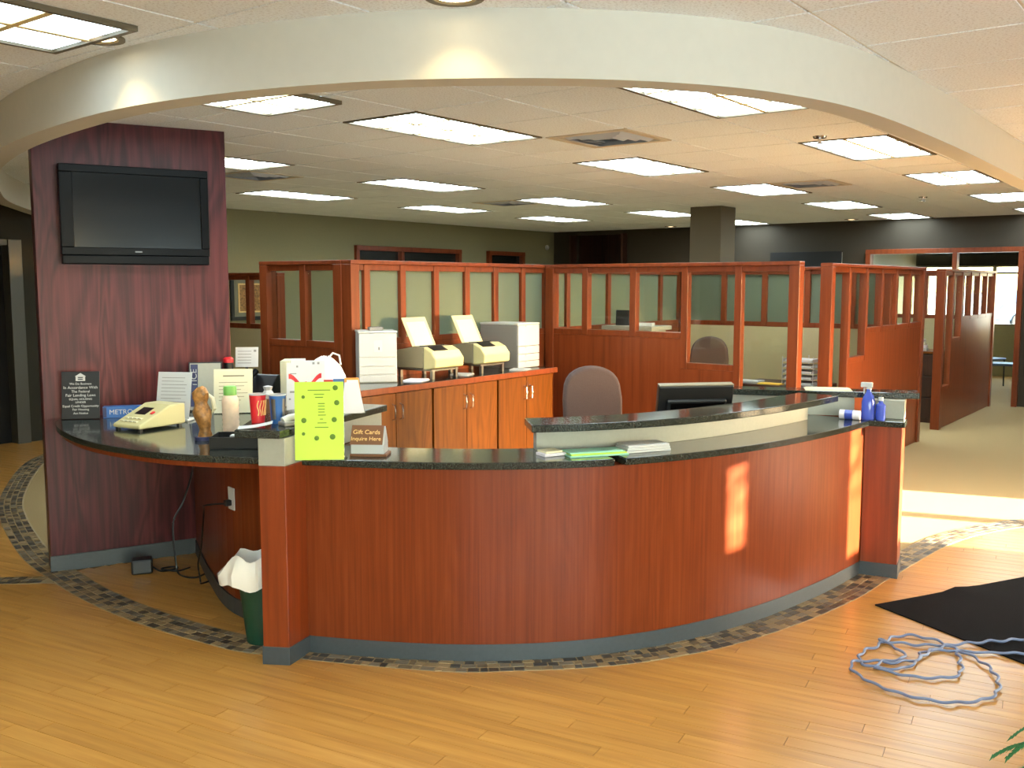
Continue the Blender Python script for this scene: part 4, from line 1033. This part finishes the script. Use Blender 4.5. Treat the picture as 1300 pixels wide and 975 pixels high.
# behind: folders and carrier bag on the inner counter
bf = thing('upright_folder', 'narrow beige binder standing beside the white papers', 'binder', (-1.455, 6.18, GT), R(5))
obj('cover', bx(-.03, .03, 0, .20, 0, .295), 'paper_cream', bf, .003); obj('ring', MB().lathe([(.009, -.001), (.009, .001)], 12), 'gray_metal', bf, loc=(0, -.0015, .08), rot=(math.pi/2, 0, 0))
wp = thing('leaflet_holder', 'white leaflets standing upright before the carrier bag', 'leaflets', (-1.285, 5.98, GT), R(8))
obj('leaflet', l3s(-.115, .03, 0, .003, .004, .305), 'paper', wp); obj('leaflet', l3s(.0, .12, .012, .015, .004, .32), 'paper', wp); obj('leaflet', l3s(-.09, .0, .02, .023, .004, .335), 'paper', wp); obj('holder', bx(-.12, .12, -.015, .06, 0, .004), 'glass', wp)
mk = MB()
for (x, z, w_, h) in ((-.075, .235, .04, .006), (-.05, .28, .012, .012), (.05, .30, .014, .014), (.08, .30, .014, .014), (-.08, .12, .03, .012), (-.095, .075, .012, .01)): mk.box(x-w_/2, x+w_/2, -.0012, -.0003, z-h/2, z+h/2, rot3)
obj('printed_mark', mk, 'gray_metal', wp)
bg = thing('carrier_bag', 'white plastic carrier bag slumped behind the lime flyer', 'bag', (-1.20, 6.20, GT), R(5))
bm_ = MB(); ns = 24; prof = [(.10, 0), (.118, .03), (.122, .12), (.115, .20), (.09, .26), (.05, .30), (.02, .32)]
v = []
for i, (r_, z) in enumerate(prof):
    for k in range(ns):
        a = 2*math.pi*k/ns; w_ = 1+.06*math.sin(5*a+i*.9)+.04*math.sin(9*a-i); v.append((r_*1.1*w_*math.cos(a), r_*.75*w_*math.sin(a), z+.01*math.sin(4*a)*(i > 2)))
obj('bag', bm_.add(v, [(i*ns+k, i*ns+(k+1) % ns, (i+1)*ns+(k+1) % ns, (i+1)*ns+k) for i in range(len(prof)-1) for k in range(ns)]+[tuple(range(ns-1, -1, -1)), tuple((len(prof)-1)*ns+k for k in range(ns))], True), 'bag', bg)
obj('handle_loop', MB().tube([(.02, 0, .31), (.05, 0, .345), (.09, 0, .33), (.10, 0, .27)], .006, 8), 'bag', bg)
bd = thing('desk_telephone', 'black desk telephone behind the cream notice', 'telephone', (-1.62, 6.22, GT), R(-20))
obj('body', wedge(-.09, .09, [(-.09, 0), (-.09, .06), (.06, .20), (.09, .20), (.09, 0)]), 'black', bd, .006); obj('handset', MB().tube([(-.07, -.06, .12), (-.07, 0, .19), (-.07, .05, .22)], [.022, .015, .022], 10), 'gloss_black', bd)
tb = thing('tissue_box', 'brown tissue box with a white tissue behind the cups', 'tissue box', (-1.47, 5.80, GT), R(0))
obj('carton', bx(-.07, .07, -.06, .06, 0, .10), 'brown', tb, .002); obj('tissue', MB().lathe([(.025, .10), (.04, .125), (.022, .15), (.03, .172), (.005, .178)], 7), 'paper', tb)
rc = thing('pen_cup', 'red topped pen cup peeking over the cream notice', 'pen cup', (-1.80, 6.13, GT)); obj('cup', MB().lathe([(.03, 0), (.03, .29)], 16), 'black', rc); obj('red_top', MB().lathe([(.032, .2905), (.032, .315), (.02, .325)], 16), 'red', rc)
ca_ = thing('printed_card', 'white printed card above the cream notice on a stand', 'card', (-1.77, 6.40, GT), R(5))
obj('card', l3s(-.075, .075, 0, .003, .24, .375), 'paper', ca_); obj('stem', l3s(-.01, .01, .004, .012, 0, .30), 'black', ca_); obj('foot', bx(-.06, .06, -.01, .09, 0, .006), 'black', ca_)
cl_ = MB()
for k in range(5): cl_.box(-.06, .03, -.0012, -.0002, .345-.02*k, .349-.02*k, rot3)
cl_.box(.045, .062, -.0012, -.0002, .343, .357, rot3); obj('printed_lines', cl_, 'gray_metal', ca_)

# ------------------------------------------------------------------ under the counter
tc_ = thing('waste_bin', 'green waste bin with a white liner under the left counter', 'waste bin', (-1.20, 4.53, .0062))
obj('bin', MB().lathe([(.078, 0), (.118, .36), (.114, .36), (.074, .006)], 28), 'green', tc_)
v = []; ns = 36; prof = [(.112, .30), (.116, .40), (.126, .425), (.150, .40), (.158, .34), (.150, .285)]
for i, (r_, z) in enumerate(prof):
    for k in range(ns):
        a = 2*math.pi*k/ns; w_ = 1+.05*math.sin(7*a+i)*(i > 1)+.03*math.sin(13*a)*(i > 1)
        lump = .05*max(0, math.cos(a-math.pi))**3*(i > 3); v.append(((r_*w_+lump)*math.cos(a)*(1 if math.cos(a) < 0 else .62), r_*w_*math.sin(a)*.85, z+.012*math.sin(5*a+1)*(i > 1)))
obj('liner', MB().add(v, [(i*ns+k, i*ns+(k+1) % ns, (i+1)*ns+(k+1) % ns, (i+1)*ns+k) for i in range(len(prof)-1) for k in range(ns)], True), 'bag', tc_)
mws_pts = offset(spline(MW, 6), -.021)
def onmw(fr): i = int(fr*(len(mws_pts)-1)); p = mws_pts[i]; d = mws_pts[min(i+1, len(mws_pts)-1)]-mws_pts[max(i-1, 0)]; return p, math.atan2(d[1], d[0])
p_, a2 = onmw(.69)
op = thing('wall_outlet', 'white wall outlet plate with a black plug under the left counter', 'outlet', (p_[0], p_[1], .615), a2)
obj('plate', bx(-.036, .036, -.006, 0, -.058, .058), 'paper', op, .002); obj('plug', bx(-.02, .012, -.04, -.0065, -.035, -.005), 'black', op, .004)
pa_ = thing('power_adapter', 'black power adapter with coiled lead on the floor before the panel', 'adapter', (-2.20, 5.62, .0062), R(20))
obj('body', bx(-.06, .06, -.045, .045, 0, .09), 'black', pa_, .012)
lead = [(.06, 0, .03), (.10, -.03, .01), (.16, -.02, .006), (.2, .02, .006), (.17, .05, .006), (.11, .03, .008), (.12, -.02, .012), (.2, -.05, .006), (.27, .0, .006)]
obj('lead', MB().tube(spline(lead, 6), .005, 6), 'black', pa_)
cb = MB()
c3 = [(-1.93, 5.80, .86), (-1.93, 5.78, .62), (-1.97, 5.70, .42), (-2.02, 5.66, .30), (-2.0, 5.62, .10), (-1.98, 5.6, .012), (-1.9, 5.52, .011), (-1.84, 5.52, .011), (-1.82, 5.58, .011)]
cb.tube(spline(c3, 6), .006, 6)
tag(obj('extension_cable', cb, 'black', None), 'thin black cord hanging down the veneer panel to the floor', 'cord')
cb = MB(); e_ = np.array([p_[0], p_[1]])+np.array([-.06, -.03])
c3 = [(e_[0]+.03, e_[1], .595), (e_[0]-.08, e_[1]+.02, .58), (-1.66, 5.12, .50), (-1.74, 5.3, .25), (-1.80, 5.42, .12), (-1.80, 5.45, .012), (-1.78, 5.40, .011), (-1.75, 5.44, .011)]
cb.tube(spline(c3, 6), .005, 6)
tag(obj('extension_cable', cb, 'black', None), 'black cord running from the wall outlet down to the floor', 'cord')

# ------------------------------------------------------------------ mat, cable, plant
mt = thing('door_mat', 'black entrance mat on the wood floor at right', 'mat', (1.94, 5.03, .006), R(25))
mtb = MB(); n1, n2 = 26, 18; v = []
for j in range(n2+1):
    for i in range(n1+1):
        x = 2.6*i/n1; y = -1.8*j/n2; z = .007
        if j < 2: z += (.018 if j == 0 else .008)*math.exp(-((x-.62)/.07)**2)+(.014 if j == 0 else .006)*math.exp(-((x-1.35)/.05)**2)
        v.append((x, y, z))
W1 = n1+1; f = [(j*W1+i, (j+1)*W1+i, (j+1)*W1+i+1, j*W1+i+1) for j in range(n2) for i in range(n1)]
N = len(v); v2 = v+[(p[0], p[1], p[2]-.006) for p in v]
f2_ = f+[tuple(N+k for k in q[::-1]) for q in f]
for i in range(n1): f2_ += [(i, i+1, N+i+1, N+i), (n2*W1+i+1, n2*W1+i, N+n2*W1+i, N+n2*W1+i+1)]
for j in range(n2): f2_ += [((j+1)*W1, j*W1, N+j*W1, N+(j+1)*W1), (j*W1+n1, (j+1)*W1+n1, N+(j+1)*W1+n1, N+j*W1+n1)]
obj('pile', MB().add(v2, f2_, True), 'mat', mt)
cpx = [(4.3, 4.75), (3.7, 4.45), (3.0, 4.36), (2.469, 4.30), (2.25, 4.33), (2.08, 4.36), (1.98, 4.37), (1.90, 4.34), (1.83, 4.23), (1.72, 4.15), (1.62, 4.17), (1.575, 4.22), (1.62, 4.34), (1.72, 4.42), (1.80, 4.50), (1.90, 4.56), (2.0, 4.53), (2.07, 4.40), (2.03, 4.24), (1.95, 4.08), (1.80, 4.05), (1.68, 4.10), (1.62, 4.18), (1.70, 4.24), (1.80, 4.28), (1.80, 4.40), (1.77, 4.50), (1.83, 4.46), (1.95, 4.43), (2.05, 4.42), (2.12, 4.25), (2.11, 4.07), (2.03, 3.90), (1.92, 3.82), (1.78, 3.80), (1.65, 3.86), (1.56, 3.96), (1.51, 4.09), (1.52, 4.20), (1.60, 4.24), (1.72, 4.22), (1.85, 4.26), (1.95, 4.36), (2.1, 4.44), (2.3, 4.46), (2.6, 4.52), (3.1, 4.66), (3.7, 4.7), (4.4, 4.95)]
sp3 = spline(cpx, 14); sp3 = [np.array([p[0], p[1]]) for p in sp3]
T3 = np.gradient(np.array(sp3), axis=0); T3 /= np.linalg.norm(T3, axis=1)[:, None]; N3 = np.c_[-T3[:, 1], T3[:, 0]]
dist = np.r_[0, np.cumsum(np.linalg.norm(np.diff(np.array(sp3), axis=0), axis=1))]
path = []
for i, p in enumerate(sp3):
    w_ = .008*math.sin(dist[i]*2*math.pi/.115); q = p+N3[i]*w_
    lx = (q[0]-1.94)*math.cos(R(25))+(q[1]-5.03)*math.sin(R(25))
    path.append((q[0], q[1], .0135+.003*(1+math.sin(dist[i]*2*math.pi/.115+1))+.004*(dist[i]/dist[-1])+.0075*min(1, max(0, (lx+.05)/.08))))
tag(obj('network_cable', MB().tube(path, .0062, 6), 'cable', None), 'kinked grey blue cable coiled on the wood floor at right', 'cable')
pl = thing('potted_fern', 'green fern whose frond tips reach in at the bottom right', 'plant', (1.89, 2.88, .006))
obj('pot', MB().lathe([(.10, 0), (.13, .14), (.14, .14), (.14, .17), (.12, .17), (.11, .12)], 24), 'terracotta', pl); obj('soil', MB().lathe([(.113, .125), (.0, .13)], 20), 'soil', pl)
rnd = random.Random(3)
for k in range(26):
    a = 2*math.pi*k/26+rnd.uniform(-.1, .1); L_ = rnd.uniform(.26, .36); m = MB(); prev = None
    H = rnd.uniform(.10, .20)
    for i in range(17):
        q = i/16; r_ = L_*q; z = .13+H*math.sin(q*2.2)-.10*q*q
        c = Vector((r_*math.cos(a), r_*math.sin(a), z)); side = Vector((-math.sin(a), math.cos(a), 0))
        if i:
            for sgn in (-1, 1):
                ln = .075*(1-q*.75); tip = c+side*sgn*ln+Vector((math.cos(a), math.sin(a), 0))*ln*.6+Vector((0, 0, -.02)); d = Vector((math.cos(a), math.sin(a), 0))*.006
                m.add([c-d, c+d, tip], [(0, 1, 2)])
                m.add([prev+(c-prev)*.5-d, prev+(c-prev)*.5+d, tip-(c-prev)*.5], [(0, 1, 2)])
        prev = c
    m.tube([(L_*q*math.cos(a), L_*q*math.sin(a), .13+H*math.sin(q*2.2)-.10*q*q) for q in [i/8 for i in range(9)]], .003, 5)
    obj('frond', m, 'leaf', pl)

# ------------------------------------------------------------------ cubicle and background furniture
cd = thing('cubicle_desk', 'dark wood desk inside the cubicle behind the tall glass', 'desk', (2.95, 9.62, 0), ANG_VR)
obj('top', bx(-.5, .30, -.62, -.02, .71, .75), 'wood_brown', cd, .003); obj('end_panel', bx(.24, .28, -.60, -.04, 0, .709), 'wood_brown', cd); obj('end_panel', bx(-.49, -.45, -.60, -.04, 0, .709), 'wood_brown', cd); obj('modesty', bx(-.45, .24, -.1, -.07, .2, .709), 'wood_brown', cd)
def cdp(x, y): c, s_ = math.cos(ANG_VR), math.sin(ANG_VR); return (2.95+x*c-y*s_, 9.62+x*s_+y*c)
x, y = cdp(.06, -.30)
so_ = thing('paper_sorter', 'white wire paper sorter stack on the cubicle desk', 'paper tray', (x, y, .7505), ANG_VR)
for k in range(5):
    tr_ = obj('tray', MB().box(-.15, .15, -.14, .14, .055*k, .055*k+.006).box(-.15, -.145, -.14, .14, .055*k+.006, .055*k+.03).box(.145, .15, -.14, .14, .055*k+.006, .055*k+.03), 'white', so_)
    obj('paper', bx(-.13, .13, -.13, .12, .055*k+.0065, .055*k+.022), 'paper', tr_)
u_ = MB()
for sx in (-.152, 0.0, .150):
    for sy in (-.146, .14): u_.box(sx, sx+.006, sy, sy+.006, 0, .27)
obj('uprights', u_, 'white', so_)
x, y = cdp(-.17, -.525); tag(obj('yellow_folder', bx(-.11, .115, -.06, .06, 0, .012), 'yellow', None, .002, loc=(x, y, .7505), rot=(0, 0, ANG_VR)), 'yellow folder lying on the cubicle desk', 'folder')
x, y = cdp(-.405, -.45); tag(obj('paper_ream', bx(-.11, .11, -.08, .08, 0, .02), 'paper', None, .002, loc=(x, y, .7505), rot=(0, 0, ANG_VR)), 'white papers at the left end of the cubicle desk', 'paper')
# inside the enclosed office between the A partition and the front one
ov = thing('side_desk', 'pale worktop behind the centre partition windows', 'desk', (1.45, 9.15, 0), ANG_VR)
obj('top', bx(-.68, -.12, -.05, .35, 1.27, 1.31), 'gray_lam', ov, .003); obj('support', bx(-.66, -.62, 0, .3, 0, 1.269), 'gray_lam', ov); obj('support', bx(-.2, -.16, 0, .3, 0, 1.269), 'gray_lam', ov)
ow = thing('dark_desk_frame', 'small dark standing photo frame seen through the centre partition', 'photo frame', (1.10, 9.50, 1.3105), R(-25))
obj('frame', lean((-.09, .06, 0, .02, .0, .15), R(6)), 'black', ow, .002); obj('backing', lean((.061, .085, -.004, .02, .0, .15), R(6)), 'mint', ow)
tag(obj('letter_stack', bx(-.1, .1, -.06, .06, 0, .03), 'paper', None, .002, loc=(1.27, 9.38, 1.3105), rot=(0, 0, R(-20))), 'white letters right of the standing photo frame', 'letters')
# filing cabinet with papers, far right
fc = thing('filing_cabinet', 'dark wood filing cabinet between the two right hand partitions', 'filing cabinet', (5.02, 12.0, 0), ANG_VR)
obj('carcass', bx(-.45, .27, 0, .5, 0, .86), 'wood_brown', fc, .003); obj('top', bx(-.47, .28, -.02, .5, .8605, .885), 'wood_cab', fc, .003)
for k in range(3):
    d_ = obj('drawer', bx(-.43, .25, -.018, -.0005, .06+.265*k, .31+.265*k), 'wood_brown', fc, .003); obj('pull', bx(-.14, -.04, -.028, -.0185, .24+.265*k, .255+.265*k), 'steel', d_)
t = thing('paper_pile', 'pink and white papers piled on the far filing cabinet', 'papers', (5.10, 12.15, .8855), R(-30))
for k in range(4): obj('sheet_stack', bx(-.10+.01*k, .11-.012*k, -.1, .1, .035*k, .035*k+.033), ('paper', 'lilac', 'paper_cream', 'paper')[k], t, .002)
# picture on the left wall
p_ = LW0+GU*.35
pf_ = thing('framed_picture', 'dark framed picture on the olive wall right of the veneer panel', 'picture', (p_[0], p_[1], 1.53), ANG_U)
fm = MB(); fm.box(-.31, .31, -.03, 0, .24, .29); fm.box(-.31, .31, -.03, 0, -.29, -.24); fm.box(-.31, -.26, -.03, 0, -.24, .24); fm.box(.26, .31, -.03, 0, -.24, .24)
obj('frame', fm, 'black', pf_, .003); obj('mount', bx(-.26, .26, -.012, 0, -.24, .24), 'khaki', pf_); obj('print', bx(-.17, .17, -.015, -.0125, -.17, .17), 'amber', pf_); obj('inner_frame', MB().box(-.19, .19, -.02, -.0125, .17, .19).box(-.19, .19, -.02, -.0125, -.19, -.17).box(-.19, -.17, -.02, -.0125, -.17, .17).box(.17, .19, -.02, -.0125, -.17, .17), 'gold', pf_)
# chairs in the room behind the glazing
def stack_chair(x, y, rz, label):
    t = thing('side_chair', label, 'chair', (x, y, 0), rz, 'chairs in the glazed office')
    obj('seat', bx(-.22, .22, -.22, .22, .44, .475), 'seat_blue', t, .01); obj('backrest', bx(-.21, .21, .19, .22, .66, .92), 'black', t, .01)
    for sx in (-.2, .2):
        obj('leg', MB().tube([(sx, -.2, 0), (sx, -.19, .44)], .012, 8), 'black', t); obj('leg', MB().tube([(sx, .22, 0), (sx, .19, .44), (sx, .21, .9)], .012, 8), 'black', t)
stack_chair(7.75, 15.2, R(60), 'dark chair with blue seat just inside the glazed office'); stack_chair(8.0, 16.3, R(120), 'dark chair further inside the glazed office by its window')
# car outside
cr_ = thing('parked_car', 'grey blue car parked outside the far window', 'car', (21.7, 40.0, -.14), R(6))
P = [(-2.2, .35), (-2.25, .85), (-2.05, 1.0), (-1.55, 1.05), (-1.0, 1.55), (.6, 1.6), (1.5, 1.05), (2.2, .9), (2.3, .4)]
n = len(P); v = [(p[0], -.85, p[1]) for p in P]+[(p[0], .85, p[1]) for p in P]
obj('body', MB().add(v, [tuple(range(n)), tuple(range(2*n-1, n-1, -1))]+[(i, n+i, n+(i+1) % n, (i+1) % n) for i in range(n)]), 'carpaint', cr_, .08)
obj('side_window', MB().add([(x, y, z) for y in (-.86, -.852) for (x, z) in ((-1.4, 1.08), (-.95, 1.48), (.5, 1.52), (1.2, 1.08))], [(0, 1, 2, 3), (7, 6, 5, 4), (0, 4, 5, 1), (1, 5, 6, 2), (2, 6, 7, 3), (3, 7, 4, 0)]), 'darkglass', cr_)
for sx in (-1.4, 1.45):
    wh = obj('wheel', MB().lathe([(.2, -.11), (.34, -.10), (.34, .10), (.2, .11)], 24), 'tyre', cr_, loc=(sx, -.82, .34), rot=(math.pi/2, 0, 0)); obj('hub', MB().lathe([(.19, .0), (.19, .12), (.08, .13)], 16), 'steel', wh)
